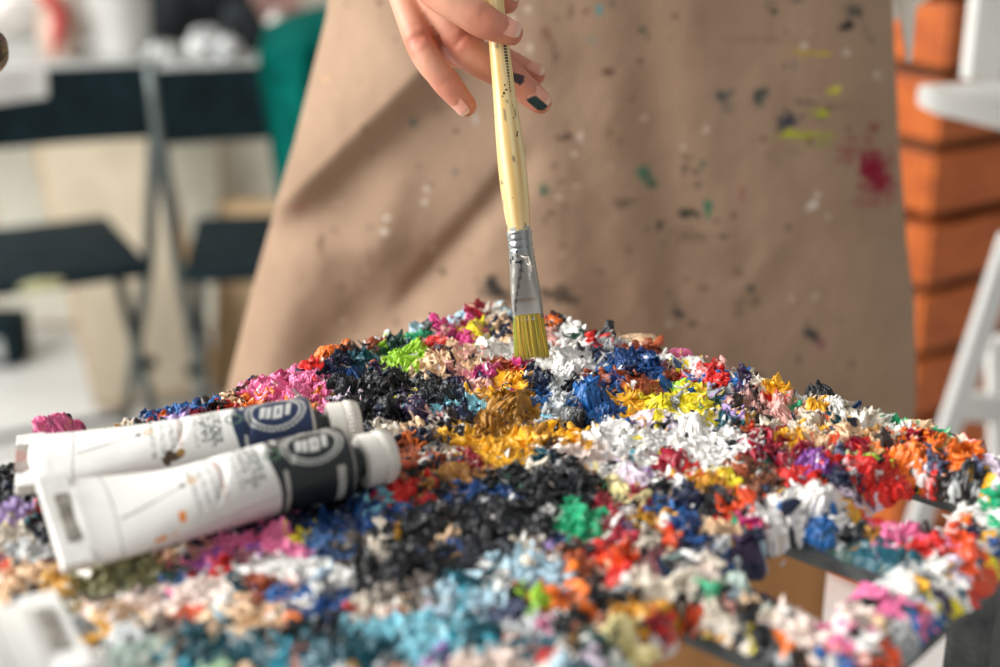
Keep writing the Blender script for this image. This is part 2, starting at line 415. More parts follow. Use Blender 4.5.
# every dab of paint: where it lies, its half sizes, its colour; a last letter marks a thick dab modelled on its own
BLOBS = """
450 306 17 10 i g;474 303 8 7 R c;468 296 5 4 R;431 325 5 4 k;478 309 8 4 R;441 331 9 6 h;450 329 6 6 m;463 332 8 4 m;466 316 5 3 m;476 325 10 9 y g
492 325 5 5 n;504 322 9 9 P g;500 309 8 5 w;511 305 5 4 i;511 313 5 4 n;552 322 7 6 o;546 309 5 4 m;554 309 4 4 d;568 307 8 4 Z g;560 314 5 3 k
564 327 6 4 k;576 317 4 3 t;574 329 9 5 W;588 324 6 5 w;578 335 7 3 G;595 329 4 3 n;592 341 5 4 r;597 350 5 5 n;552 334 4 5 h;404 342 6 4 t
412 350 12 9 l c;420 338 8 5 g;408 360 8 4 l;440 343 11 6 r g;446 358 14 10 P;430 360 10 10 P g;460 348 14 9 h;474 362 12 8 P;490 342 14 8 W c;504 352 8 6 W
480 334 6 4 W;460 364 12 8 h;498 350 6 5 s;504 360 9 6 s c;512 368 8 5 O;509 356 4 4 d;484 374 12 6 m c;480 378 7 4 V;469 378 5 4 p;490 370 6 3 p
520 361 6 2 m;510 378 12 7 Y c;520 374 7 4 Y;496 390 9 4 Y;480 392 8 3 Y;508 388 10 5 Y;568 360 22 16 W c;528 374 10 6 n;540 380 14 6 n c;552 382 6 4 Z
566 384 8 4 k;404 380 12 8 k;422 378 6 5 z;436 388 20 9 k c;454 384 12 8 n;436 398 8 4 c;484 400 14 5 c;454 404 10 4 c;469 385 8 5 h;414 404 13 9 V g
405 394 4 2 y;465 400 5 10 n;508 404 20 14 e c;540 400 20 7 B;538 398 8 4 c;562 400 12 12 Z;574 408 8 6 d;590 392 12 12 B c;592 376 9 3 s;518 400 6 6 d
638 339 22 5 P g;605 333 6 3 k;612 340 8 4 Z;608 349 8 4 n;646 348 20 4 s;678 348 12 4 p s;688 351 4 3 y;698 353 6 2 Y;694 358 9 7 W;677 362 6 4 y
666 358 7 5 W;670 362 5 3 d;628 360 13 9 b c;648 362 11 10 b c;620 372 13 8 b c;606 365 8 6 B;606 373 8 4 s;636 383 14 5 s;651 384 7 8 x g;662 377 8 4 B
674 372 12 4 s;687 374 7 4 B;686 383 8 3 l;720 377 9 4 r g;708 374 6 5 r;718 369 10 4 h;732 378 13 4 B s;720 354 9 6 w;732 364 6 6 w;740 360 8 7 d
702 356 6 4 k;630 395 14 9 Y;660 400 16 10 y s;695 395 14 8 y s;705 408 14 6 y;690 388 14 4 y;676 397 3 8 z;712 392 14 4 z;720 396 14 2 G;607 402 14 10 b c
605 408 3 2 m;654 416 16 6 A;668 418 14 5 A;640 418 8 4 Y;615 425 16 10 W s;650 432 25 10 W;690 420 12 10 W g;700 432 18 10 W;620 445 20 8 W;660 448 25 6 W
730 416 7 8 t;736 410 5 4 Y;726 410 8 5 a;639 447 5 3 y;748 409 10 5 d;749 419 5 5 O;747 382 5 10 V g;758 380 6 8 w g;754 394 7 5 h;774 370 8 5 o
781 369 6 8 R c;790 374 6 3 R;780 382 9 8 Y;794 382 8 8 W;760 394 5 6 d;780 404 12 6 h;794 397 4 4 g;778 396 5 3 r;788 428 10 8 Y c;774 424 8 6 w
762 432 14 8 R;778 446 20 7 R;750 424 6 4 s;740 440 14 6 W;744 414 8 4 w;678 448 10 5 R
802 380 5 7 W;821 383 13 6 k c;812 392 8 7 P;816 404 10 8 Y c;833 403 9 10 W c;843 386 7 3 P s;852 392 12 7 B g;870 400 8 5 V g;879 404 5 4 V;883 408 4 4 W
895 404 10 9 k c;892 413 15 3 g s;854 406 16 8 w;864 416 20 8 w;880 420 14 6 W;836 418 9 4 t;849 415 4 4 Y;823 416 5 4 u;808 416 10 6 w;804 430 4 4 Y
810 432 6 6 P;830 434 18 5 P;846 430 16 5 P;887 434 8 6 d g;880 428 12 5 T;898 433 5 7 o;920 418 14 5 P s;914 431 7 4 R;938 426 12 8 g s;952 426 12 8 w
941 410 3 6 w;969 438 6 6 r;978 450 6 4 R;982 437 7 2 h s;914 448 22 8 o c;952 450 12 10 o c;966 452 8 7 o;932 453 8 10 S g;904 444 10 5 A;874 452 8 6 l
858 449 8 3 L;860 442 10 4 R;832 436 12 3 O;884 446 6 5 r;843 446 6 6 S;806 442 10 6 R;814 458 12 10 v c;830 456 7 7 r;846 460 8 7 r;864 462 14 8 r c
894 468 18 7 r c;918 476 8 5 r;804 474 10 8 r c;818 478 10 5 O;840 474 12 6 n g;858 478 10 6 V;850 470 6 3 Z;912 466 8 4 n;925 464 5 4 W g;934 469 5 4 r g
968 466 12 8 k c;978 463 8 6 S c;992 456 10 10 A g;995 472 8 8 A;957 475 6 5 Z g;986 478 5 6 Y;944 470 6 3 d
340 328 4 4 Z;338 339 14 6 i g;328 352 12 8 o g;321 357 6 4 O;340 348 8 4 o;354 334 4 3 o;366 338 6 5 Z;358 344 8 6 d;376 344 7 4 s;392 346 8 5 G
378 358 6 4 P;394 358 8 8 l;340 364 14 9 n c;354 372 12 6 b c;366 356 8 8 t;378 368 8 5 V;274 387 13 9 p g;258 382 6 8 p s;292 376 6 10 p c;308 380 14 10 p c
322 372 6 6 p;296 392 14 8 p c;308 397 9 6 p;320 388 8 8 p c;308 371 8 6 r;302 372 3 3 Y;326 404 8 5 p;336 396 14 4 A;348 384 16 10 k c;374 378 18 12 k c
392 374 12 12 k c;380 404 25 14 k;392 394 8 4 K;354 408 12 7 k c;380 414 4 6 Z;335 412 6 3 p;288 412 16 9 o g;260 408 10 9 O g;262 398 5 7 o;312 404 6 7 e c
248 400 8 6 o;246 392 5 4 d;249 388 3 8 u;248 408 5 3 B;232 404 4 2 B;230 398 6 4 P;244 418 14 7 r c;266 404 6 4 R;226 420 10 9 d c;206 420 6 6 a
212 418 5 3 y;203 396 4 5 B;208 406 8 8 d c;222 406 7 4 r;262 425 5 3 w;392 432 10 4 w
54 426 16 10 p c;76 419 12 4 p s;46 415 8 3 p s;36 434 8 5 h;63 411 8 5 k g;82 428 5 4 y;94 425 8 5 S;34 424 5 3 k;110 430 10 3 P;120 430 8 2 Y
138 427 8 3 w;176 412 14 4 B c;196 402 5 8 B c;166 417 6 5 o;158 418 4 4 r;152 416 6 4 b;156 427 12 4 k;172 426 12 3 k;184 423 14 5 a;196 413 5 6 R g
6 474 6 6 k;12 490 14 8 k;12 504 14 4 a;36 500 4 5 r;36 506 3 2 c;8 512 3 2 y
404 428 12 4 P;412 441 6 3 o;430 442 10 9 n c;408 433 3 2 n;420 433 3 2 n;456 410 10 8 n;456 423 10 5 d c;434 419 3 3 w g;440 412 8 3 h;443 433 9 6 Y
460 438 12 5 Y;440 453 20 4 w;440 460 22 6 x;412 458 12 6 x;454 468 16 7 T g;475 458 7 8 R g;488 466 6 5 T;440 477 10 4 T;496 442 16 9 Y c;512 442 16 10 Y
528 430 10 8 Y c;548 420 8 6 Y;560 416 6 6 Y;576 430 14 7 Y;540 438 12 6 e;588 426 6 5 Y;520 450 8 5 Y;490 420 10 10 e c;512 410 14 10 e;519 425 3 5 C
512 426 5 5 Y;550 412 12 8 Z;576 414 10 7 k c;592 406 10 6 B;596 436 8 8 W;564 448 10 5 H;588 454 20 10 H;540 454 16 4 t s;532 460 8 3 w;554 466 8 5 d
568 466 8 8 z;589 467 8 3 Y;512 472 20 10 k c;544 480 20 10 k c;547 482 8 5 D g;580 480 14 10 k c;496 462 10 4 k;509 480 8 3 g;480 493 22 6 b;460 494 8 6 b
576 512 18 12 g g;596 498 6 8 k;409 490 9 9 r g;422 486 6 8 k g;430 495 6 4 r;443 488 7 6 k c;404 474 6 6 G;411 469 3 2 r;408 506 12 5 b;440 515 30 10 k
500 512 30 12 k;540 520 20 10 k;428 517 5 3 W;484 511 3 4 W;440 511 6 2 W;547 506 8 4 W;446 528 9 3 P;596 480 5 6 u
620 464 16 8 W;712 458 22 8 W;670 472 12 6 W;620 448 16 8 W;640 447 5 3 y;633 450 4 2 C;632 472 14 10 A g;649 471 3 5 v;674 456 14 9 R c;690 462 8 6 r
622 486 8 10 F s;626 480 5 5 Y;710 479 16 8 M g;728 473 8 8 y s;684 473 5 2 Y;736 490 6 4 e;740 470 7 7 s g;760 479 20 8 u;760 459 16 4 G;750 448 14 4 R
772 452 20 6 R;788 456 10 8 R c;782 456 5 3 a;792 476 10 10 r c;660 483 14 5 k;676 483 6 4 R;690 492 24 9 n c;720 498 14 8 k c;676 493 4 3 o;689 495 3 3 Y
723 491 6 3 z;662 498 14 5 B;680 506 8 5 B;640 492 7 8 R;630 498 8 7 k;619 490 3 2 t;630 506 7 7 W g;640 514 10 7 Y;654 516 8 8 e;644 520 8 4 G
670 510 5 4 Y;608 512 10 10 R;618 510 5 8 R;622 522 6 6 V;688 520 12 9 b c;670 532 8 6 O g;666 520 5 6 r;716 520 16 7 P g;730 530 4 4 Y;748 498 12 7 O g
728 508 10 5 r;740 514 8 2 g;748 517 8 4 m;758 521 8 5 r;780 504 22 14 W;776 499 13 8 W g;790 508 10 6 W;780 490 6 3 Y;700 540 18 10 n;706 534 8 5 b;716 540 6 6 z;726 548 5 8 B g
748 536 14 12 V;764 528 12 8 n;776 534 10 5 i;792 520 8 4 w;760 552 14 10 n;776 545 6 4 P;770 560 7 5 y s;784 552 8 5 u;796 552 5 3 o;643 536 7 9 w g
654 548 9 10 N;674 550 5 6 z;664 558 5 7 B;674 560 6 4 g;668 544 5 5 P g;612 550 14 8 O;620 560 16 5 r s;620 530 14 7 R;616 538 8 3 k;640 560 5 6 w
648 562 6 4 h;700 560 25 7 H;710 552 14 6 w;740 558 10 8 I;690 565 5 4 h
844 475 12 6 n;846 484 18 3 A;880 488 12 4 A;816 498 18 10 W c;840 504 12 8 W;850 495 10 6 Y;870 497 10 4 r;822 514 13 11 B c;806 526 8 5 i;806 534 8 4 C
816 538 4 4 b;803 522 5 4 Y;840 526 10 6 G;854 516 7 6 k;868 516 7 6 M;874 526 8 6 t;894 520 12 7 p c;914 514 10 8 p c;928 509 10 4 d;942 510 6 4 W g
936 526 14 8 r g;948 524 4 6 a s;970 534 12 16 O s;976 522 8 5 R;908 540 8 6 t;908 539 4 3 y;902 530 8 4 I;888 550 9 6 Z;940 550 10 7 W c;924 548 6 5 z
960 550 8 6 A;910 574 14 6 W g;906 560 10 5 W;922 563 6 5 Y g;964 566 8 6 W;949 557 5 3 Y;972 564 5 4 t;934 578 4 6 y g;938 586 4 5 B;963 582 5 5 y
920 586 3 4 o;944 576 8 4 V;980 500 10 6 W s;976 513 8 3 n;994 520 6 5 Y;986 526 5 5 W;996 528 4 6 b;994 542 6 4 y;969 501 2 3 o
890 586 16 8 p g;858 602 18 9 H c;874 588 5 3 W;854 588 9 3 k;843 620 12 12 p g;866 626 12 10 W;866 636 10 5 O;812 620 10 12 H g;818 628 10 4 o;882 614 8 5 k
880 606 6 3 P;908 604 8 5 W;920 602 6 10 B;916 594 4 4 C;900 625 4 5 O;894 642 5 9 O g;912 618 10 8 z;884 640 10 10 D;904 658 9 8 k c;914 640 4 3 R
836 640 8 6 W;820 638 4 3 B;840 654 12 8 W;858 654 10 8 B g;866 662 8 5 B;828 658 8 6 t;812 650 12 8 k
738 622 12 4 y s;754 620 14 8 k;752 643 5 5 I;788 624 7 5 o;776 624 4 5 k;780 630 6 5 z;770 648 14 8 k;800 646 12 8 d;790 654 5 4 h;766 664 8 3 Y
754 662 6 3 p;692 566 16 8 w g;710 580 9 6 g c;724 584 8 5 h;738 560 12 10 I g;736 570 6 6 i;744 574 6 6 P;748 592 8 10 k;692 588 14 2 k;730 598 16 8 w g
700 612 16 6 M;692 594 8 3 O;684 608 6 6 s;706 622 10 5 w;684 628 12 6 W
578 580 8 16 o s;548 586 10 10 o g;588 596 8 5 o;560 546 16 8 u;582 556 16 8 s;588 570 8 8 d;616 562 14 5 r;610 552 4 4 P g;628 568 8 4 W s;626 580 7 6 z
660 574 30 8 w;636 578 4 4 P g;610 588 14 8 k c;628 592 6 5 k;620 602 12 7 M g;642 603 12 9 M s;668 594 14 6 M;620 616 18 8 F g;646 630 14 8 F s;602 604 5 5 h
668 606 9 7 r;652 618 10 8 R;676 626 14 9 W;672 637 8 3 p;684 608 5 6 s;570 608 20 7 k;586 616 8 5 s;542 614 4 5 p;600 632 20 7 G;572 634 10 4 e;548 628 16 4 t
614 638 7 6 W g;636 646 18 6 I;600 654 16 6 A;652 652 8 6 k;578 658 12 7 t;564 646 8 5 W;544 645 5 3 r;548 658 10 8 H;636 662 12 4 w
412 546 14 12 k;430 552 14 10 k c;450 552 12 8 k;470 546 12 8 K;457 546 4 4 Y g;454 536 5 3 b;538 552 22 12 i;528 552 9 8 w g;528 532 5 6 w s;535 534 3 4 R
548 534 6 2 a;558 530 7 3 b;566 544 10 6 d;580 538 8 5 k;576 554 12 8 s;598 540 6 5 r;498 569 6 5 W s;522 571 4 3 l;512 580 16 8 k;538 594 5 4 l
532 580 3 3 O;446 586 8 12 i;456 584 6 14 C;466 588 8 10 c;476 586 6 12 i;488 586 8 10 i g;484 592 3 8 t;506 598 14 8 S;470 570 20 3 t;448 612 12 9 C
420 616 22 10 c;460 604 10 6 c;480 620 14 8 t;404 588 5 4 P;420 588 18 5 D;430 596 6 4 A;422 614 8 4 d;528 612 18 6 Z;541 614 5 5 p g;504 618 5 4 x
558 604 4 3 W;586 618 10 5 u;434 648 8 6 v;450 648 6 6 v;441 647 4 5 V;490 654 35 10 H c;439 660 12 6 Z;475 622 12 8 t;486 637 10 4 C;520 630 22 5 t
412 630 14 10 c;450 627 10 5 C;439 634 14 8 c;541 644 6 3 r
280 514 30 5 n;328 514 22 10 b;348 510 14 8 n;370 506 16 8 b;390 498 12 3 c;392 490 8 2 R;262 524 5 10 p s;246 532 16 8 p c;274 532 14 10 p c;288 543 14 4 p
292 535 9 6 y g;220 540 10 8 p;216 552 12 6 v;220 560 10 4 r;204 542 5 4 n;198 536 5 4 h;246 548 18 7 N;290 558 32 8 W s;330 550 6 6 W;338 564 10 10 W
250 562 12 5 W;316 536 16 8 E;324 564 14 5 i;352 536 22 5 D;344 546 16 5 E;360 554 18 12 k c;392 556 14 14 k c;377 544 6 10 w g;395 528 5 5 Y g;384 522 4 4 w
262 572 12 8 s g;294 571 12 5 h;308 578 14 8 B g;274 582 10 7 B;320 580 8 6 z;344 584 8 5 b;236 574 12 8 t
240 604 25 12 P g;266 604 20 10 P;218 580 14 10 H;226 588 8 8 W;210 608 14 7 P;243 592 5 8 P s;272 594 8 6 P;258 624 10 6 d;274 624 14 6 D;310 622 18 10 k
304 598 14 6 b;328 592 14 6 b g;304 588 8 4 W;308 614 7 4 z;294 609 5 3 o;330 606 12 10 k;329 619 3 5 Z;360 602 18 5 s;348 594 5 5 r;366 588 12 5 w g
380 594 14 4 w;388 582 14 4 D;370 612 20 5 c;348 642 30 14 t;390 620 10 8 c;284 646 9 12 C;300 650 5 10 x;252 646 20 12 t;208 638 14 10 t;212 624 14 4 i
246 628 6 6 W;262 650 5 6 Z;338 662 5 5 W g;354 665 10 3 Y;374 662 8 3 o;380 654 12 5 z;236 665 8 3 p;216 662 10 5 L
26 560 22 10 P;12 574 12 14 P;50 564 8 8 j g;44 579 5 5 j g;68 573 9 6 j g;36 574 6 4 d;2 556 8 4 O;20 544 16 7 Z;3 544 4 3 p;46 550 8 4 u
114 564 28 10 q;148 558 12 10 q;96 588 10 5 D;52 604 10 10 q;30 592 8 5 a;40 600 7 5 Y;20 590 12 6 Z;140 586 34 9 H s;170 580 24 8 H;110 598 24 7 P
96 604 12 7 H;190 578 14 8 H;144 602 20 6 P;180 604 20 6 s;196 602 8 6 O;174 616 18 7 D;86 630 10 6 Y g;102 614 12 5 Y;68 620 14 9 z;100 638 6 4 D
130 626 26 9 Z s;132 646 22 14 I;90 652 20 8 W;192 634 10 10 t;170 638 10 8 D;180 658 12 6 C;166 646 5 5 w;182 554 12 4 p;174 544 8 6 P;181 542 5 3 r
186 566 8 5 E;168 570 6 5 G;60 520 20 10 k;60 470 30 14 k;150 470 40 14 n;240 450 40 14 k;320 440 30 14 n;120 500 30 14 R;220 490 40 14 n;330 480 30 14 k;0 528 20 8 w;20 620 20 10 W;20 650 30 12 w
"""
BL = []
for tok in BLOBS.replace('\n', ';').split(';'):
    f = tok.split()
    if len(f) >= 5:
        BL.append((float(f[0]), float(f[1]), float(f[2]), float(f[3]), f[4], f[5] if len(f) > 5 else ''))

TOP = 0.922                                    # top of the table's bars
E0 = np.array([-0.004, 0.555])                 # far corner of the table top
E1 = np.array([math.cos(math.radians(-42)), math.sin(math.radians(-42))])
E2 = np.array([-math.cos(math.radians(48)), -math.sin(math.radians(48))])
L1, L2 = 0.247, 0.378
PITCH_S, BAR_W = 0.060, 0.022
PLANE = TOP + 0.009                            # mean height of the paint


def tw(a, b):                                  # table coordinates -> world x, y
    return E0[0] + a * E1[0] + b * E2[0], E0[1] + a * E1[1] + b * E2[1]


def wt(x, y):
    dx, dy = x - E0[0], y - E0[1]
    return dx * E1[0] + dy * E1[1], dx * E2[0] + dy * E2[1]


# the dabs in table coordinates (metres): centre, radius across the view and along it
def dab_world(px, py, rx, ry):
    p = at_z(px, py, PLANE)
    d = to_px(p[0], p[1], p[2])[2]
    m = d / FPX
    slope = (CAM_H - PLANE) / math.hypot(p[0], p[1], CAM_H - PLANE)
    return p[0], p[1], rx * m, ry * m / slope


DW = [dab_world(*b[:4]) for b in BL]
extra = []
keys = list('WwPkknbBctigyYorRpmvAesuHZ')
for k in range(420):                           # paint outside the photograph's frame
    a, b = RNG.uniform(-.01, L1 + .01), RNG.uniform(-.01, L2 + .01)
    x, y = tw(a, b)
    u, v, d = to_px(x, y, PLANE)
    if -15 < u < 1015 and v < 672: continue
    extra.append((x, y, RNG.uniform(.003, .008), RNG.uniform(.004, .009), keys[RNG.integers(len(keys))]))
CELL = 0.0004
NX0, NY0 = -0.26, 0.06                         # label raster over the table, in world x, y
RW, RH = int(0.52 / CELL), int(0.54 / CELL)
best = np.full((RH, RW), 1e9, np.float32)
lab = np.zeros((RH, RW), np.int32)
ALL = [(x, y, sx, sy, BL[i][4]) for i, (x, y, sx, sy) in enumerate(DW)] + extra
for i, (x, y, sx, sy, c) in enumerate(ALL):
    R = 6.0
    x0, x1 = int((x - R * sx - NX0) / CELL), int((x + R * sx - NX0) / CELL) + 1
    y0, y1 = int((y - R * sy - NY0) / CELL), int((y + R * sy - NY0) / CELL) + 1
    x0, y0, x1, y1 = max(x0, 0), max(y0, 0), min(x1, RW), min(y1, RH)
    if x1 <= x0 or y1 <= y0: continue
    gx = NX0 + (np.arange(x0, x1) + .5) * CELL; gy = NY0 + (np.arange(y0, y1) + .5) * CELL
    d = ((gx[None, :] - x) / sx) ** 2 + ((gy[:, None] - y) / sy) ** 2
    w = best[y0:y1, x0:x1]; m = d < w
    w[m] = d[m]; lab[y0:y1, x0:x1][m] = i
LABC = np.array([PAL[c] for *_, c in ALL])
LABH = RNG.uniform(0, 1, len(ALL))
FLAT = np.array([1.0 if c in 'WHAxyYcB' else 0.0 for *_, c in ALL])


def lookup(x, y):
    j = np.clip(((x - NX0) / CELL).astype(int), 0, RW - 1); i = np.clip(((y - NY0) / CELL).astype(int), 0, RH - 1)
    return lab[i, j], best[i, j]


def paint_colour(x, y, small=1.0):
    """colour of the paint at world x, y: the dab there, broken into flakes and marbled with its neighbours"""
    wx = (fbm2(x * 160, y * 160, 3) - .5) * .0055 + (fbm2(x * 520, y * 520, 5) - .5) * .0022
    wy = (fbm2(x * 160 + 40, y * 160, 8) - .5) * .0075 + (fbm2(x * 520, y * 520 + 30, 9) - .5) * .003
    qx, qy = x + wx * small, y + wy * small
    (r0, r1, r2, r3), *_ = worley(qx / .0034, qy / .0046, 41)
    fr = sstep(.40, .34, y)
    amp = np.where(r2 > .84 + .08 * fr, .018, np.where(r2 > .55, .0045, .0013))
    jx, jy = (r0 - .5) * amp, (r1 - .5) * amp * 1.4
    (s0, s1, s2, s3), *_ = worley(qx / .0014, qy / .0019, 57)
    amp2 = np.where(s2 > .85 + .09 * fr, .016, np.where(s2 > .6, .0035, 0.0009))
    jx = jx + (s0 - .5) * amp2; jy = jy + (s1 - .5) * amp2 * 1.4
    l1, _ = lookup(qx + jx, qy + jy)
    c = LABC[l1]
    l2, _ = lookup(qx + .006 * (noise2(x * 90, y * 90, 71) - .5), qy + .014 * (noise2(x * 90, y * 90, 72) - .5))
    s = sstep(.62, .8, fbm2(x * 330 + y * 60, y * 700, 75, 2)) * .55
    c = c * (1 - s)[:, None] + LABC[l2] * s[:, None]
    v = .86 + .28 * r3 * .5 + .28 * s3 * .5
    g = (s2 > .925)                            # specks of white, black and navy between the colours
    c = c * v[:, None]
    c[g & (s3 > .74)] = PAL['W']; c[g & (s3 < .38)] = PAL['k']; c[g & (s3 > .38) & (s3 < .52)] = PAL['n']
    return np.clip(c, 0.003, 0.92), l1


def inside(a, b):
    """signed distance (metres, + inside) to the area of the table that carries paint, in table coordinates"""
    n = (fbm2(a * 90, b * 90, 21) - .5) * .016 + (fbm2(a * 300, b * 300, 22) - .5) * .007
    far = .203 - .008 * sstep(.06, .08, b) + .006 * sstep(.13, .15, b)
    main = np.minimum.reduce([a + .009 + .04 * np.clip(b, 0, .3) + .016 * sstep(.155, .185, b), far - a, b + .012, L2 - b])
    bi = b + .004 - np.round((b + .004 - BAR_W / 2) / PITCH_S) * PITCH_S          # 0..BAR_W on a bar
    bar = np.minimum.reduce([bi, BAR_W - bi, a + .006, L1 - a, b + .006, L2 - b])
    back = np.minimum.reduce([b + .012, .023 - b, a + .009, L1 - .004 - a])
    rim = np.minimum.reduce([a - .225, L1 - .001 - a, b + .004, L2 - b])
    r = .034                                                                     # the rounded right-hand corner
    ca, cb = L1 - r, -.004 + r
    out = (a > ca) & (b < cb)
    dc = r - np.hypot(a - ca, b - cb)
    sd = np.maximum.reduce([main, bar + .0010, rim + .0012, back])
    sd = np.where(out, np.minimum(sd, dc), sd)
    edge = np.where(a < .198, .8, .32)
    return sd + n * edge


def crust_height(a, b, sd):
    x, y = tw(a, b)
    l, d = lookup(x + (fbm2(x * 200, y * 200, 81) - .5) * .004, y + (fbm2(x * 200, y * 200, 82) - .5) * .005)
    dome = np.clip(1 - np.sqrt(np.minimum(d, 4)) / 1.5, 0, 1)
    flat = FLAT[l]
    wx = (fbm2(x * 260, y * 260, 83) - .5) * .004; wy = (fbm2(x * 260, y * 260, 84) - .5) * .004
    (r0, r1, r2, r3), ox, oy, e = worley((x + wx) / .0075, (y + wy) / .0085, 91)
    (s0, s1, s2, s3), px, py, f = worley((x + wx) / .0028, (y + wy) / .0033, 93)
    (t0, t1, t2, t3), qx, qy, g = worley((x + wx * .5) / .00125, (y + wy * .5) / .0015, 95)
    rough = .9 * (1 - .70 * flat) * (1 - .35 * sstep(.43, .36, y))
    h = .0026 + .0062 * fbm2(x * 34, y * 34, 85) + .0020 * dome * (.4 + LABH[l])
    h += rough * (.0024 * (r2 - .4) + .0042 * ((r0 - .5) * ox + (r1 - .5) * oy))
    h += rough * (.0018 * (s2 - .4) + .0028 * ((s0 - .5) * px + (s1 - .5) * py) + .0006 * sstep(0, .3, f))
    h += (.35 + .65 * rough) * (.0009 * (t2 - .4) + .0014 * ((t0 - .5) * qx + (t1 - .5) * qy))
    h += .0019 * ridged2(x * 240, y * 300, 86) ** 3 * (1 - .3 * flat)
    h += .0006 * (noise2(x * 1300, y * 1300, 90) - .5) + .0010 * ridged2(x * 620, y * 760, 96, 1) ** 4 * rough
    h += flat * .0011 * ridged2(x * 300 + y * 90, y * 900, 87)
    h += .0026 * sstep(.70, .85, noise2(x * 210, y * 210, 88)) * sstep(.45, .8, noise2(x * 420, y * 420, 89))
    thin = sstep(.192, .208, a) * .5 * sstep(.020, .030, b)
    h *= (1 - thin)
    lowfront = sstep(.30, .44, y)
    h *= (.8 + .2 * lowfront)
    return h * sstep(-.0005, .006, sd) ** .6


table = empty('palette_table', (*tw(L1 / 2, L2 / 2), 0.0),
              'small dark metal slatted table buried under a thick crust of dried multicoloured oil paint', 'table')
# --- metal frame: two rims, bars between them, four legs
def bar_part(name, a0, b0, a1, b1, w, h, z, bev=.003):
    p, q = (*tw(a0, b0), z), (*tw(a1, b1), z)
    return MB().bar(p, q, w, h, bev).build(name, M_FRAME, table)


BH = 0.0085
zc = TOP - BH / 2
for k in range(7):
    b = -.004 + k * PITCH_S + BAR_W / 2
    bar_part('cross_bar', .0, b, L1 - .030 if k == 0 else L1 - .012, b, BAR_W, BH, zc)
# right rim with the rounded corner: a swept bar
pts = [tw(.205, -.004 + .011), tw(.214, -.004 + .011)]
r = .023
for t in np.linspace(0, math.pi / 2, 9):
    pts.append(tw(L1 - .011 - r + r * math.sin(t), -.004 + .011 + r - r * math.cos(t)))
pts += [tw(L1 - .011, .06), tw(L1 - .011, .2), tw(L1 - .011, L2)]
m = MB()
prof = []
hw, hh, bv = .0112, BH / 2 + .0002, .0035
for sx, sy in ((1, -1), (1, 1), (-1, 1), (-1, -1)):
    for t in np.linspace(0, math.pi / 2, 4):
        ang = math.atan2(sy, sx) - math.pi / 4 + t
        prof.append((sx * (hw - bv) + bv * math.cos(ang), sy * (hh - bv) + bv * math.sin(ang)))
P3 = np.array([(x, y, zc) for x, y in pts]); tg = np.gradient(P3, axis=0); tg /= np.linalg.norm(tg, axis=1)[:, None]
V = []
for p, t in zip(P3, tg):
    s = np.cross(t, (0, 0, 1))
    V += [p + s * u + np.array([0, 0, w]) for u, w in prof]
n = len(prof); V = np.array(V)
Q = np.array([[i * n + j, i * n + (j + 1) % n, (i + 1) * n + (j + 1) % n, (i + 1) * n + j] for i in range(len(P3) - 1) for j in range(n)])
T = [[0, j + 1, j] for j in range(1, n - 1)] + [[(len(P3) - 1) * n, (len(P3) - 1) * n + j, (len(P3) - 1) * n + j + 1] for j in range(1, n - 1)]
m.add(V, Q, T); m.build('side_rail', M_FRAME, table, smooth=True, angle=40)
bar_part('side_rail', .007, 0, .007, L2, BAR_W, BH + .0004, zc)
for a, b in ((L1 - .012, .020), (L1 - .012, L2 - .030), (.010, .022), (.010, L2 - .030)):
    x, y = tw(a, b)
    M3 = np.array([[E1[0], E2[0], 0], [E1[1], E2[1], 0], [0, 0, 1]])
    lg = MB().box((x, y, (TOP - BH) / 2), (.014, .046, TOP - BH), M3, .003).build('leg', M_FRAME, table)
    x2, y2 = tw(a, b)
    MB().box((x2, y2, .006), (.018, .050, .012), M3, .003).build('foot', M_BLACK, lg)

# --- the crust of paint between the big dabs
STEP = .00034
ga = np.arange(-.012, L1 + .006, STEP)
gb = np.concatenate([np.arange(-.012, .27, STEP), np.arange(.27, L2 + .01, STEP * 2.2)])
A, B = np.meshgrid(ga, gb, indexing='ij')
sh = A.shape; A = A.ravel(); B = B.ravel()
SD = inside(A, B)
X, Y = tw(A, B)
HH = crust_height(A, B, SD)
# peaks lean and curl over
lx = (fbm2(X * 130, Y * 130, 61) - .5) * 2.2; ly = (fbm2(X * 130, Y * 130, 62) - .5) * 2.2 - .25
lean = np.clip(HH - .006, 0, .01)
fx = (noise2(X * 420, Y * 420, 63) - .5) * .0014; fy = (noise2(X * 420, Y * 420, 64) - .5) * .0014
ins = sstep(0, .004, SD)
VX = X + (lx * lean + fx) * ins; VY = Y + (ly * lean + fy) * ins
skirt = sstep(.0012, -.0012, SD)
VZ = TOP + HH - skirt * (.0016 + .003 * noise2(X * 300, Y * 300, 65) * (A < .2))
CC, LL = paint_colour(X, Y)
keep_v = SD > -.0012
idx = grid_quads(*sh)
keep = keep_v[idx].all(1)
idx = idx[keep]
used = np.zeros(len(A), bool); used[idx.ravel()] = True
remap = np.cumsum(used) - 1
Vc = np.stack([VX, VY, VZ], 1)[used]; Cc = CC[used]; Qc = remap[idx][:, ::-1]
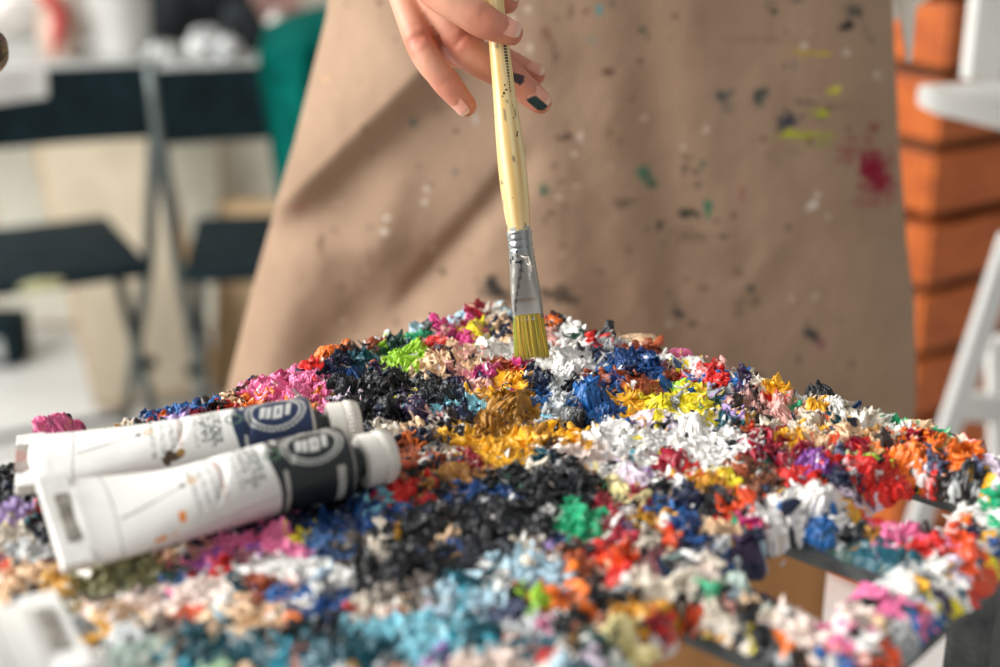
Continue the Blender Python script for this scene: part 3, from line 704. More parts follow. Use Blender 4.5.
# crumbs and curled flakes lying in the crust
cv, ct, cc, nb = [], [], [], len(Vc)
NF = 6500
fa = RNG.uniform(-.004, L1 - .002, NF); fb = RNG.uniform(-.004, L2 - .06, NF)
fsd = inside(fa, fb); fh = crust_height(fa, fb, fsd); fxw, fyw = tw(fa, fb)
fc, fl = paint_colour(fxw, fyw)
D2, T2 = ico(2)
for k in range(NF):
    if fsd[k] < .0015 or FLAT[fl[k]] and RNG.random() < .6: continue
    s = RNG.uniform(.0005, .0016) * (1.25 if fsd[k] < .012 else 1)
    sc = np.array([RNG.uniform(.8, 1.8), RNG.uniform(.5, 1.1), RNG.uniform(.22, .45)]) * s
    o = RNG.uniform(0, 50, 3)
    v = D2 * (1 + 1.15 * (ridged3(D2[:, 0] * 1.3 + o[0], D2[:, 1] * 1.3 + o[1], D2[:, 2] * 1.3 + o[2], 5, 2) - .5)[:, None]) * sc
    v[:, 2] += (v[:, 0] ** 2) / (s * 4.5)                       # curled up at the ends
    R = np.array(Matrix.Rotation(RNG.uniform(0, 6.28), 3, 'Z') @ Matrix.Rotation(RNG.normal(0, .55), 3, 'X') @ Matrix.Rotation(RNG.normal(0, .55), 3, 'Y'))
    v = v @ R.T + np.array([fxw[k], fyw[k], TOP + fh[k] + s * .15])
    cv.append(v); ct.append(T2 + nb); nb += len(v)
    cc.append(np.repeat(np.clip(fc[k] * RNG.uniform(.85, 1.1), .003, .92)[None], len(v), 0))
crust = obj('paint_crust', np.concatenate([Vc] + cv), Qc, np.concatenate(ct), M_PAINT, table, np.concatenate([Cc] + cc))
tag(crust, kind='stuff', label='crumbled dried oil paint in many colours')


# --- the thick dabs, each a lump of its own
def dab_mesh(x, y, sx, sy, key, style, k):
    """a dab as a heap of paint: ragged outline, steep sides, its own ridges, crumbs or swirl on top"""
    a, b = wt(x, y)
    sd = float(inside(np.array([a]), np.array([b]))[0])
    ns = 5
    ja = np.array([a, a + .002, a - .002, a, a]); jb = np.array([b, b, b, b + .002, b - .002])
    base = TOP + float(np.mean(crust_height(ja, jb, np.full(ns, max(sd, .004))))) - .0008
    sy = sy * (.80 if style != 's' else .62); sx = sx * 1.06
    big = sx * sy > 1.6e-5
    nr, na = (70, 220) if big else (40, 128)
    o = RNG.uniform(0, 90, 3)
    r = np.linspace(.03, 1, nr) ** .85; th = np.arange(na) * 2 * np.pi / na
    Rr, Th = np.meshgrid(r, th, indexing='ij')
    ct_, st_ = np.cos(Th), np.sin(Th)
    out = 1 + .62 * (noise2(ct_ * 1.7 + o[0], st_ * 1.7 + o[1], 5) - .5) + .34 * (noise2(ct_ * 4 + o[0], st_ * 4 + o[1], 6) - .5) + .2 * (noise2(ct_ * 9 + o[0], st_ * 9 + o[1], 7) - .5)
    U = Rr * out * ct_; W = Rr * out * st_                       # unit disc with a ragged edge
    rot = RNG.normal(0, .30); cr, sr = math.cos(rot), math.sin(rot)
    dx, dy = U * sx, W * sy
    wx, wy = x + dx * cr - dy * sr, y + dx * sr + dy * cr
    hgt = min(.0062, .36 * min(sx, sy) + .0014) * (1 if a < .195 or b < .02 else .62) * (.5 + .5 * float(sstep(.001, .012, sd)))
    prof = (1 - Rr ** 2.6) ** .8
    m = 1.0
    if style == 'c':
        (s0, s1, s2, s3), px, py, f = worley(wx / .0022 + o[0], wy / .0026 + o[1], 7)
        (t0, t1, t2, t3), qx, qy, g = worley(wx / .0010 + o[0], wy / .0012 + o[1], 8)
        hh = hgt * prof * (.42 + .62 * s2 + .25 * noise2(U * 2 + o[0], W * 2 + o[1], 9)) + prof ** .5 * (.0030 * ((s0 - .5) * px + (s1 - .5) * py) + .0009 * (t2 - .4) + .0015 * ((t0 - .5) * qx + (t1 - .5) * qy))
        hh += prof * .0012 * ridged2(wx * 420 + o[0], wy * 420 + o[1], 10)
        ln = 1.0
    elif style == 's':
        rg = ridged2(U * .8 + o[0], W * 2.3 + o[1], 11, 2); cr_ = ridged2(U * 1.6 + o[1], W * 5.5 + o[0], 12, 2)
        e = np.clip(U * (1 if o[2] > 45 else -1), 0, 1.3)
        hh = hgt * prof * (.30 + .75 * rg ** 1.5 + .25 * cr_ + .85 * e ** 2.2) + prof * .0006 * (noise2(wx * 900, wy * 900, 13) - .5)
        ln = .8
    else:
        an = 2.4 * (1 - Rr)
        U2, W2 = U * np.cos(an) - W * np.sin(an), U * np.sin(an) + W * np.cos(an)
        rg = ridged2(U2 * 1.25 + o[0], W2 * 1.25 + o[1], 11, 2); cr_ = ridged2(U2 * 3.4 + o[1], W2 * 3.4 + o[0], 12, 2)
        hh = hgt * prof * (.48 + .62 * rg ** 1.6 + .30 * cr_) + prof * .0005 * (noise2(wx * 900, wy * 900, 13) - .5)
        ln = .8
    lx = (noise2(wx * 160 + o[0], wy * 160, 14) - .5) * 1.5; ly = (noise2(wx * 160 + o[0], wy * 160, 15) - .5) * 1.5 - .2
    hz = np.clip(hh, 0, .01)
    zz = base + hh - .0030 * Rr ** 6
    V = np.stack([wx + lx * hz * ln, wy + ly * hz * ln, zz], -1).reshape(-1, 3)
    V = np.concatenate([V, V[:na].mean(0)[None]])
    q = grid_quads(nr, na)
    wr = np.stack([np.arange(nr - 1) * na + na - 1, np.arange(1, nr) * na + na - 1, np.arange(1, nr) * na, np.arange(nr - 1) * na], 1)
    Q = np.concatenate([q[:, ::-1], wr[:, ::-1]])[:, ::-1]
    T = np.array([[nr * na, j, (j + 1) % na] for j in range(na)])
    fx_, fy_ = np.append(wx.ravel(), x), np.append(wy.ravel(), y)
    cl, _ = paint_colour(fx_, fy_)
    (s0, s1, s2, s3), *_ = worley(fx_ / .0016 + o[0], fy_ / .0021 + o[1], 57)
    st2 = sstep(.60, .76, noise2(fx_ * 190 + o[0], fy_ * 420 + o[1], 31))
    mix_ = np.clip(np.where(s2 > .84, .85, 0) + .5 * st2, 0, .9)[:, None]
    c = PAL[key][None] * (.86 + .26 * s3)[:, None] * (1 - mix_) + cl * mix_
    return V, Q, T, np.clip(c, .003, .92)


order = [i for i, bl in enumerate(BL) if bl[5] and float(inside(*[np.array([q]) for q in wt(DW[i][0], DW[i][1])])[0]) > -.003]
order.sort(key=lambda i: -DW[i][2] * DW[i][3])
rest = MB(); rest_c = []
for n_, i in enumerate(order):
    x, y, sx, sy = DW[i]
    Vd, Qd, Td, Cd = dab_mesh(x, y, sx, sy, BL[i][4], BL[i][5], i)
    if n_ < 100:
        o = obj('paint_dab', Vd, Qd, Td, M_PAINT, table, Cd)
        o['label'] = WORDS[BL[i][4]] + ' dab of dried oil paint'
    else:
        rest.add(Vd, Qd, Td); rest_c.append(Cd)
tag(rest.build('small_paint_dabs', M_PAINT, table, smooth=True, colors=np.concatenate(rest_c)), kind='stuff',
    label='small lumps of dried oil paint in many colours')
# ------------------------------------------------------------------ paint tubes
def smooth_c(lo, hi, t):
    return sstep(lo, hi, t)


def paint_tube(tail_px, cap_px, tail_z, cap_z, radius, band, label, seed, tilt, tail_plane=None, flat_len=.75, loc_tail=None, axis=None, length=None, dirty=None, patch=None):
    """aluminium paint tube: flat folded tail, round shoulder, neck, white cap. Print is colour in the tube's own (t, angle) coordinates."""
    if loc_tail is None:
        P = at_z(*tail_px, tail_z); Qe = at_z(*cap_px, cap_z)
    else:
        P = np.array(loc_tail); Qe = P + np.array(axis) * length
    ax = Qe - P; L = np.linalg.norm(ax); ax /= L
    side = np.cross(ax, (0, 0, 1)); side /= np.linalg.norm(side)          # horizontal, across the tube (toward the camera)
    up = np.cross(side, ax)
    root = empty('paint_tube', P, label, 'paint tube')
    cap_len = .0105
    Lb = L - cap_len - .0045                                             # tail .. shoulder edge
    nt, na = 420, 300
    t = np.linspace(0, 1, nt); th = np.arange(na) * 2 * np.pi / na
    Tt, Th = np.meshgrid(t, th, indexing='ij')
    k = sstep(0, 1, np.clip(Tt / flat_len, 0, 1)) ** .8
    bmin = .0013
    k = np.where(Tt < .10, .0 + .25 * sstep(0, .10, Tt), .25 + .75 * sstep(.10, flat_len, Tt) ** .7)
    b = bmin + (radius - bmin) * k
    aw = np.where(k < 1, np.sqrt(np.maximum(2.25 * radius ** 2 - b ** 2 * 1.25, radius ** 2)), radius)
    aw = np.minimum(aw, radius * 1.50)
    # shoulder rounding
    s = np.clip((Tt - .975) / .025, 0, 1)
    fall = np.sqrt(np.maximum(1 - s ** 2 * .80, 0))
    ca, sa = np.cos(Th), np.sin(Th)
    # a little squashed by use
    dent = 1 + .035 * (noise3(Tt * 5, ca * 1.2 + 5, sa * 1.2 + 5, seed) - .5) + .018 * (noise3(Tt * 16, ca * 2 + 5, sa * 2, seed + 1) - .5)
    crease = -.0006 * np.exp(-((Tt - .45 - .10 * sa) / .012) ** 2) * (sa > 0) - .0010 * np.exp(-((Tt - .80 + .05 * ca) / .012) ** 2) * sstep(.1, .8, ca)
    u = aw * ca * fall * dent; w = (b * fall * dent + crease) * sa
    ang = tilt * (1 - sstep(0, .8, Tt))
    u2 = u * np.cos(ang) - w * np.sin(ang); w2 = u * np.sin(ang) + w * np.cos(ang)
    zc_ = b * 0
    pos = P + ax * (Tt[..., None] * Lb) + side * u2[..., None] + up * w2[..., None]
    pos = pos + up * (.0012 * np.sin(Tt * 5 + seed))[..., None]
    # ---- print
    Xm = Tt * Lb * 1000                                                  # mm from tail
    thc = np.mod(Th, 2 * np.pi)
    arc = (thc - math.radians(62)) * radius * 1000                      # mm round from the line facing up and toward the camera
    white = hx('e6e6e1'); bandc = hx(band); silver = hx('b9bab4'); grey = hx('8d8f8d')
    C = np.repeat(white[None, None], nt, 0).repeat(na, 1).copy()
    Lmm = Lb * 1000
    b0, b1 = Lmm - 24.5, Lmm - 1.8
    wav = 1.2 * np.exp(-((arc) / 7.0) ** 2)
    inb = (Xm > b0 - wav * 1.5) & (Xm < b1)
    C[inb] = bandc
    for q, wdt in ((b0 + 2.0 - 0, .55), (b1 - 4.2, 1.25)):
        C[(np.abs(Xm - q) < wdt) & (np.abs(arc) > (9.0 if q > b0 + 5 else 5.0))] = silver
        if q > b0 + 5: C[(np.abs(Xm - q) < wdt) & (arc > -20)] = np.where(((np.abs(arc[(np.abs(Xm - q) < wdt) & (arc > -20)]) > 7.5))[:, None], silver, C[(np.abs(Xm - q) < wdt) & (arc > -20)])
    C[Xm > b1] = hx('cfd0ca')
    # medallion: oval with a beaded ring and blocky lettering
    mx, my = Xm - (b0 + 12.0), arc - 1.5
    rr = np.hypot(mx / 8.6, my / 6.6)
    phi = np.arctan2(my / 6.6, mx / 8.6)
    C[(rr < 1.16)] = bandc
    C[(rr > .84) & (rr < .93)] = silver
    bead = (rr > .99) & (rr < 1.12) & (np.abs(np.mod(phi * 38 / (2 * np.pi), 1) - .5) < .33)
    C[bead] = silver
    for gx, gw, h0, h1, sl in ((-4.1, .85, -2.1, 2.4, .25), (-2.1, .75, -2.7, 2.0, .25), (.8, 1.5, -3.2, 2.2, .25), (3.9, .8, -2.5, 2.6, .25)):
        C[(np.abs(mx - gx - sl * my) < gw) & (my > h0) & (my < h1) & (rr < .78)] = hx('c6c7c2')
    C[(np.abs(mx - .9 - .25 * my) < .3) & (np.abs(my + .4) < 1.2)] = bandc
    # dots beside the band
    for q in range(-4, 5):
        C[np.hypot(Xm - (b0 - .6), arc - 8 - q * 1.5) < .5] = silver
    # small print: rows of text across the tube
    rowx = [44, 47.2, 50.4, 53, 58.5, 61, 63.6, 66]
    tv = noise2(Xm * 2.1 + seed * 3, arc * 2.6, seed + 4)
    for qi, q in enumerate(rowx):
        q = q * Lmm / 100.0
        ln = 8.0 + 2 * math.sin(qi * 2.1 + seed)
        mrow = (np.abs(Xm - q) < (.75 if qi < 5 else 1.0)) & (arc > -7 + (qi % 3)) & (arc < ln + 1) & (tv > .47)
        colr = hx('b98a80') if qi == 3 else (hx('6f7271') if qi > 4 else grey)
        C[mrow] = colr * .75 + white * .25 if qi <= 4 else colr
    # little oval mark
    ox, oy = Xm - Lmm * .715, arc - 1.0
    ro = np.hypot(ox / 2.7, oy / 2.1)
    C[(ro > .78) & (ro < 1.0)] = hx('5a7a62'); C[(np.hypot(ox - .3, oy - .6) < .8)] = hx('202522')
    # hairline with a dot and a ring, and fold line of the tail
    hl = (np.abs(arc - (1.5 + (Xm - 20) * .12)) < .22) & (Xm > 17) & (Xm < 37)
    C[hl] = hx('a5a6a2'); C[hl & (Xm < 27)] = hx('6d706c')
    C[np.hypot(Xm - 35.5, arc - 3.4) < .75] = hx('33383a')
    rq = np.hypot(Xm - 38.5, arc - 3.8); C[(rq > .75) & (rq < 1.35)] = hx('c79a5e')
    C[np.abs(Xm - 16.0 - .4 * np.sin(arc * .2)) < .28] = hx('b5b6b2')
    # reddish line low on the side toward the camera
    C[(np.abs(arc + 15.6) < .35) & (Xm > 25)] = hx('c9a9a4')
    # smudges of paint
    nz = (noise2(Xm * .9, arc * .9, seed + 9) - .5) * 1.2
    for (sx_, sa_, r1, r2, cc_) in dirty or ():
        C[np.hypot((Xm - sx_) / r1, (arc - sa_) / r2) + nz * .7 < 1] = hx(cc_)
    C = C * (1 - .06 * sstep(.55, .75, fbm2(Xm * .12, arc * .12, seed + 2)))[..., None]
    quads = grid_quads(nt, na)
    wrapq = np.stack([np.arange(nt - 1) * na + na - 1, np.arange(nt - 1) * na, (np.arange(nt - 1) + 1) * na, (np.arange(nt - 1) + 1) * na + na - 1], 1)
    V = pos.reshape(-1, 3)
    V = np.concatenate([V, [pos[0].mean(0), pos[-1].mean(0)]])
    jj = np.arange(na); j2 = (jj + 1) % na
    Tr = np.concatenate([np.stack([np.full(na, nt * na), j2, jj], 1), np.stack([np.full(na, nt * na + 1), (nt - 1) * na + jj, (nt - 1) * na + j2], 1)])
    Cf = np.concatenate([C.reshape(-1, 3), [white, white]])
    quads = np.concatenate([quads, wrapq])
    obj('tube_body', V, quads[:, ::-1], Tr[:, ::-1], M_TUBE, root, Cf)
    # folded tail: a strip doubled over across the flat end
    tu, tuw = (side * math.cos(tilt) + up * math.sin(tilt)), (up * math.cos(tilt) - side * math.sin(tilt))
    F3 = np.stack([ax, tu, tuw], 1)
    wd = 2 * radius * 1.50
    fm = MB()
    fm.box(P + ax * .0036 + tuw * .0014, (.0085, wd, .0018), F3, .0005)
    fm.box(P + ax * .0030 - tuw * .0004, (.0080, wd * .995, .0016), F3, .0005)
    fo = fm.build('tail_fold', M_FOLD, root)
    MB().box(P + ax * (.0042 if patch is None else .0030) + tuw * .0026, (.0042 if patch is None else .0075, wd * .52, .0007), F3, .0003).build('bare_metal_patch' if patch is None else 'dried_paint_patch', patch or M_BAREMETAL, fo)
    # neck and cap
    N0 = P + ax * Lb
    nk = MB()
    nk.tube([N0 - ax * .0012, N0 + ax * .0016, N0 + ax * .0022, N0 + ax * .0062], [radius * .62, radius * .60, radius * .42, radius * .42], 40)
    nk.build('neck', M_DARKPLASTIC, root, smooth=True, angle=35)
    cpm = MB()
    c0 = N0 + ax * .0042
    rc = radius * .76
    ts = [(0, .86), (.0005, .97), (.0016, 1.0), (.0058, .985), (.0060, .95), (.0066, .95), (.0068, .985), (.0112, .955), (.0121, .90), (.0125, .80)]
    pts = [c0 + ax * a for a, _ in [(q_[0] * .82, 0) for q_ in ts]]
    cpm.tube(pts, [rc * q for _, q in ts], 64)
    capo = cpm.build('cap', M_CAP, root, smooth=True, angle=40)
    rb = MB()
    for q in range(36):                                             # grip ridges
        a_ = q * 2 * np.pi / 36
        dv = side * math.cos(a_) + up * math.sin(a_)
        rb.tube([c0 + ax * .0060 + dv * rc * .965, c0 + ax * .0088 + dv * rc * .945], .00042, 6)
    rb.build('grip_ridges', M_CAP, capo, smooth=True)
    return root


M_FOLD = mat_noise('white_enamelled_tail', 'dcdcd6', 'ecece8', 40, 0.4, 0.0, 0.15, 200)
M_BAREMETAL = mat_noise('scuffed_bare_metal', '6f6a62', 'a9a49a', 220, 0.5, 0.3, 0.4, 500)
M_DARKPLASTIC = mat_noise('dark_neck', '23282a', '3a3f40', 90, 0.5)
M_CAP = mat_noise('white_cap_plastic', 'e6e2d8', 'efece4', 25, 0.35, 0.0, 0.08, 150)

front_tube = paint_tube((52, 526), (393, 455), PLANE + .0095, PLANE + .0085, .0109, '1c2426',
           'black-banded white paint tube, the nearer of the two lying together on the paint', 3, math.radians(-24),
           dirty=[(26, -9.0, 1.9, 1.0, 'e88a2c'), (33, -5.0, 1.2, 1.4, 'e88a2c'), (30, -9.4, .9, .6, 'e88a2c')])
back_tube = paint_tube((19, 466), (361, 424), PLANE + .0080, PLANE + .0085, .0106, '16284a',
           'white paint tube with a navy blue banded label, behind the black-banded tube', 8, math.radians(-5),
           patch=mat_noise('dried_pinkish_paint', 'b0605a', '9c9a92', 160, .5, 0, .4, 500), dirty=[(44.5, -7.5, 2.6, 2.3, '4a3722'), (47.0, -6.2, 1.3, 1.2, 'a07a3a')])
tc3 = at_z(72, 634, PLANE + .0115)
corner_tube = paint_tube(None, None, 0, 0, .0128, '1c2426',
           'blurred white paint tube in the near left corner, only its flat tail in view', 12, math.radians(0), loc_tail=tc3, axis=(-.87, -.49, .02), length=.118)

# ------------------------------------------------------------------ the brush
tipb = np.array([at_z(533, 357, PLANE + .003)[0], 0.4885, PLANE + .001])
topb = at_y(490, -40, .533)
axb = topb - tipb; axb /= np.linalg.norm(axb)
brush = empty('paint_brush', tipb, 'flat paint brush with a pale wooden handle, held upright in the painting hand', 'paint brush')
view = tipb - np.array([0, 0, CAM_H]); view /= np.linalg.norm(view)
bs_ = np.cross(axb, view); bs_ /= np.linalg.norm(bs_)               # across the flat of the brush
if bs_[0] < 0: bs_ = -bs_
rotb = math.radians(8)
bn_ = np.cross(bs_, axb); bn_ /= np.linalg.norm(bn_)
if bn_[1] > 0: bn_ = -bn_
bs_ = bs_ * math.cos(rotb) + bn_ * math.sin(rotb); bn_ = np.cross(bs_, axb)
if bn_[1] > 0: bn_ = -bn_


def brush_p(h, u, w):
    return tipb + axb * (np.asarray(h)[..., None] * .92) + bs_ * np.asarray(u)[..., None] + bn_ * np.asarray(w)[..., None]


mmx = .001
# bristles: a solid heart and separate hairs over it
hb = 16.5
mb = MB(); cb = []
nn = 26
hs = np.linspace(.6, hb + 2, 10); aa = np.arange(nn) * 2 * np.pi / nn
Hh, Aa = np.meshgrid(hs, aa, indexing='ij')
wid = 5.45 + .5 * (1 - Hh / hb); thk = 1.1 + .085 * Hh
sq = lambda v: np.sign(v) * np.abs(v) ** .55
mb.add(brush_p(Hh * mmx, sq(np.cos(Aa)) * wid * mmx, sq(np.sin(Aa)) * thk * mmx), np.concatenate([grid_quads(10, nn), np.stack([np.arange(9) * nn + nn - 1, np.arange(9) * nn, np.arange(1, 10) * nn, np.arange(1, 10) * nn + nn - 1], 1)]),
       np.array([[0, j + 1, j] for j in range(1, nn - 1)]))
cb.append(np.repeat(hx('8c7a24')[None], 10 * nn, 0))
for q in range(620):
    a_ = RNG.uniform(0, 2 * np.pi); rr_ = RNG.uniform(.82, 1.04)
    ux, uw = float(sq(np.cos(a_))) * rr_, float(sq(np.sin(a_))) * rr_
    h0 = RNG.uniform(-.6, 1.4) if RNG.random() < .85 else RNG.uniform(1, 4)
    sp_ = RNG.normal(0, .25)
    hsn = np.array([hb + 1.5, hb * .55, h0 + 1.5, h0])
    uu = ux * (5.5 + .7 * (hb - hsn) / hb) + sp_ * ((hb - hsn) / hb) ** 2
    ww = uw * (1.2 + .085 * hsn)
    pts = brush_p(hsn * mmx, uu * mmx, ww * mmx)
    n0 = mb.n
    mb.tube(pts, np.array([.16, .17, .12, .04]) * mmx, 5, cap=False)
    cq = [hx('d9b23a'), hx('b38f2a'), hx('8a7a2c'), hx('6e6420'), hx('e3c552'), hx('9a9a34')][RNG.integers(6)]
    if ux < -.7 and RNG.random() < .4: cq = hx('8fb23a')
    cc2 = np.repeat(cq[None], mb.n - n0, 0)
    if RNG.random() < .25: cc2[-5:] = hx(['b06a86', 'd8d2c8', 'a8622c'][RNG.integers(3)])
    cb.append(cc2)
mb.build('bristles', M_HAIR, brush, smooth=True, colors=np.concatenate(cb))
# ferrule: flat at the bristles, round at the handle
hs = np.concatenate([np.linspace(hb - .6, 39, 40), np.linspace(39.2, 52.5, 50)]); nn = 64
aa = np.arange(nn) * 2 * np.pi / nn
Hh, Aa = np.meshgrid(hs, aa, indexing='ij')
f = sstep(hb + 4, 47, Hh)
wid = (5.75 * (1 - f) + 4.7 * f); thk = (2.55 * (1 - f) + 4.55 * f)
pw = .5 * (1 - f) + 1.0 * f
sgn = lambda v, p: np.sign(v) * np.abs(v) ** p
crimp = -.28 * np.exp(-((Hh - 45.5) / .55) ** 2) - .28 * np.exp(-((Hh - 48.6) / .55) ** 2) + .22 * np.exp(-((Hh - 52) / .5) ** 2) + .12 * np.exp(-((Hh - 17) / .5) ** 2)
rough_ = .16 * (noise3(np.cos(Aa) * 3 + 9, np.sin(Aa) * 3, Hh * .6, 77) - .5) * sstep(40, 44, Hh)
pan = -.30 * sstep(.12, .3, 1 - np.abs(sgn(np.cos(Aa), pw))) * sstep(hb + 1.0, hb + 2.0, Hh) * sstep(hb + 9, hb + 7, Hh) * np.abs(np.sin(Aa))
pos = brush_p(Hh * mmx, sgn(np.cos(Aa), pw) * (wid + crimp + rough_) * mmx, sgn(np.sin(Aa), pw) * (thk + crimp + rough_ + pan) * mmx)
cf = np.repeat(hx('a9a7a0')[None], Hh.size, 0).reshape(*Hh.shape, 3)
smear = (Hh > 43.5) & (noise3(np.cos(Aa) * 2, np.sin(Aa) * 2 + 4, Hh * .35, 12) > .3)
cf[smear] = hx('9ea3a4')
stk = noise3(np.cos(Aa) * 2.5 + 3, np.sin(Aa) * 2.5, Hh * .06, 15)
cf *= (.72 + .5 * sstep(.3, .7, stk))[..., None]  # light and dark streaks in the colour imitate reflections in the metal
cv_ = (np.sin(Aa) > 0) & (np.abs(np.cos(Aa) - (-.55 + .030 * (Hh - 20))) < .07) & (Hh > 20) & (Hh < 41)  # dark curved reflection painted into the ferrule colour
cf[cv_] *= .35
cf[(np.sin(Aa) > 0) & (np.abs(Hh - (hb + .9)) < .35)] *= .45
ink = (Hh > 38) & (Hh < 47.5) & (noise3(np.cos(Aa) * 5, np.sin(Aa) * 5 + 4, Hh * .9, 21) > .76)
cf[ink] = hx('2d3a42')
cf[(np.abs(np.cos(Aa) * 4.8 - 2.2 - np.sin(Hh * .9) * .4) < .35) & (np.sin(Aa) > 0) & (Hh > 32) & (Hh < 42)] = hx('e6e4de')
sidew = grid_quads(len(hs), nn)
wr = np.stack([np.arange(len(hs) - 1) * nn + nn - 1, np.arange(len(hs) - 1) * nn, np.arange(1, len(hs)) * nn, np.arange(1, len(hs)) * nn + nn - 1], 1)
fer = obj('ferrule', pos.reshape(-1, 3), np.concatenate([sidew, wr]), None, M_METAL, brush, cf.reshape(-1, 3))
sm = MB()
sm.tube(brush_p(np.array([42.5, 41.5, 41.8, 39.2, 35.6]) * mmx, np.array([.2, 1.6, 2.8, 3.4, 3.7]) * mmx, np.array([4.2, 4.1, 3.75, 3.5, 3.2]) * mmx), [.0002, .00045, .0004, .00042, .0002], 8)
sm.tube(brush_p(np.array([38.8, 38.2, 37.7]) * mmx, np.array([2.2, 3.4, 4.2]) * mmx, np.array([3.9, 3.5, 2.9]) * mmx), [.0002, .0004, .0002], 8)
sm.build('paint_drip', M_CAP, fer, smooth=True)
# handle: swells above the ferrule and tapers to the end
prof = spline([(51, 4.2), (55, 4.4), (64, 5.0), (76, 5.3), (92, 4.9), (108, 4.25), (124, 3.85), (140, 3.6), (165, 3.2), (190, 2.7), (199, 2.2), (201, 1.0)], 150)
nn = 40
aa = np.arange(nn) * 2 * np.pi / nn
Hh, Aa = np.meshgrid(prof[:, 0], aa, indexing='ij'); Rr = np.repeat(prof[:, 1][:, None], nn, 1)
pos = brush_p(Hh * mmx, np.cos(Aa) * Rr * mmx, np.sin(Aa) * Rr * mmx)
g_ = noise3(np.cos(Aa) * 3.0, np.sin(Aa) * 3.0 + 7, Hh * .03, 41) * .6 + noise3(np.cos(Aa) * 8, np.sin(Aa) * 8 + 7, Hh * .05, 43) * .4
ch = hx('f0dca6')[None, None] * (1 - sstep(.3, .75, g_))[..., None] + hx('d9b268')[None, None] * sstep(.3, .75, g_)[..., None]
ch[noise3(np.cos(Aa) * 4, np.sin(Aa) * 4, Hh * .22, 45) > .86] = hx('7f735c')
ch[(Hh < 54) & (noise3(np.cos(Aa) * 3, np.sin(Aa) * 3, Hh * .5, 46) > .45)] = hx('a9aaa4')
wr = np.stack([np.arange(len(prof) - 1) * nn + nn - 1, np.arange(len(prof) - 1) * nn, np.arange(1, len(prof)) * nn, np.arange(1, len(prof)) * nn + nn - 1], 1)
hd = obj('handle', pos.reshape(-1, 3), np.concatenate([grid_quads(len(prof), nn), wr]), [[(len(prof) - 1) * nn, (len(prof) - 1) * nn + j, (len(prof) - 1) * nn + j + 1] for j in range(1, nn - 1)], M_WOODH, brush, ch.reshape(-1, 3))
# worn printed mark up the handle
mk = MB()
for q in range(16):
    h = 127 - q * 1.2
    wdt = 1.0 if q < 6 else (.6 if q < 11 else .35)
    r_ = float(np.interp(h, prof[:, 0], prof[:, 1]))
    a_ = math.radians(48)
    M3 = np.stack([bs_ * -math.sin(a_) + bn_ * math.cos(a_), axb, bs_ * math.cos(a_) + bn_ * math.sin(a_)], 1)
    mk.box(brush_p(h * mmx, math.cos(a_) * r_ * mmx, math.sin(a_) * r_ * mmx), (wdt * 1.3 * mmx, .62 * mmx, .16 * mmx), M3, .00005)
mk.build('printed_lettering', M_BLACK, hd)
mk = MB()
for h, a_, w1, w2 in ((109.5, 70, .9, .5), (108.2, 84, .7, .9), (107, 92, .5, .5), (111.4, 75, .4, .8), (92, 40, .5, 1.1), (90.8, 44, .6, .9), (98, 50, .4, .5), (103, 46, .35, .4), (66, 95, .35, .4)):
    r_ = float(np.interp(h, prof[:, 0], prof[:, 1])); a_ = math.radians(a_)
    M3 = np.stack([bs_ * -math.sin(a_) + bn_ * math.cos(a_), axb, bs_ * math.cos(a_) + bn_ * math.sin(a_)], 1)
    mk.box(brush_p(h * mmx, math.cos(a_) * r_ * mmx, math.sin(a_) * r_ * mmx), (w1 * mmx, w2 * mmx, .16 * mmx), M3, .00005)
mk.build('paint_speck', M_BLACK, hd)
# ------------------------------------------------------------------ the person: hand, arm and body in one mesh, clothes and nails as children
PY = 0.775                                                 # the front of the apron
person = empty('person', (0.06, 0.93, 0.0), 'person in a paint-stained tan apron holding an upright brush in one hand', 'person')
D0 = 0.5240


def hp(px, py, dz):
    return at_d(px, py, D0 + dz)


def bump_rad(n, prof):
    return np.interp(np.linspace(0, 1, n), [p for p, _ in prof], [r for _, r in prof])


FING = dict(
    index=[(372, -166, .030), (398, -66, .012), (440, -9, -.010), (482, 20, -.0135), (511, 33, -.0120)],
    middle=[(352, -150, .034), (406, -60, .012), (465, 46, .006), (508, 76, .0105), (540, 102, .0120)],
    ring=[(336, -140, .040), (390, -62, .018), (443, 42, .012), (497, 58, .019), (535, 75, .022)],
    little=[(322, -128, .042), (378, -64, .020), (422, 48, .002), (447, 83, .001), (466, 106, .003)],
    thumb=[(400, -190, .050), (452, -120, .044), (486, -60, .030), (501, -24, .014), (505, 0, .0078)],
)
RADS = dict(index=[.0108, .0096, .0072, .0063, .0048], middle=[.0106, .0094, .0070, .0061, .0048], ring=[.0100, .0088, .0066, .0055, .0043],
            little=[.0085, .0062, .0054, .0053, .0043], thumb=[.0130, .0115, .0090, .0080, .0056])
hand = MB()


def blob_tube(P, R, n=22):
    """tube through the points with rounded ends"""
    P, R = np.asarray(P, float), np.asarray(R, float)
    d0 = P[0] - P[1]; d0 /= np.linalg.norm(d0); d1 = P[-1] - P[-2]; d1 /= np.linalg.norm(d1)
    e = np.array([.92, .75, .5, .2]); f = np.sqrt(1 - e ** 2)
    a = [P[0] + d0 * R[0] * x for x in e]; ra = [R[0] * x for x in f]
    b = [P[-1] + d1 * R[-1] * x for x in e[::-1]]; rb = [R[-1] * x for x in f[::-1]]
    hand.tube(np.concatenate([a, P, b]), np.concatenate([ra, R, rb]), n)


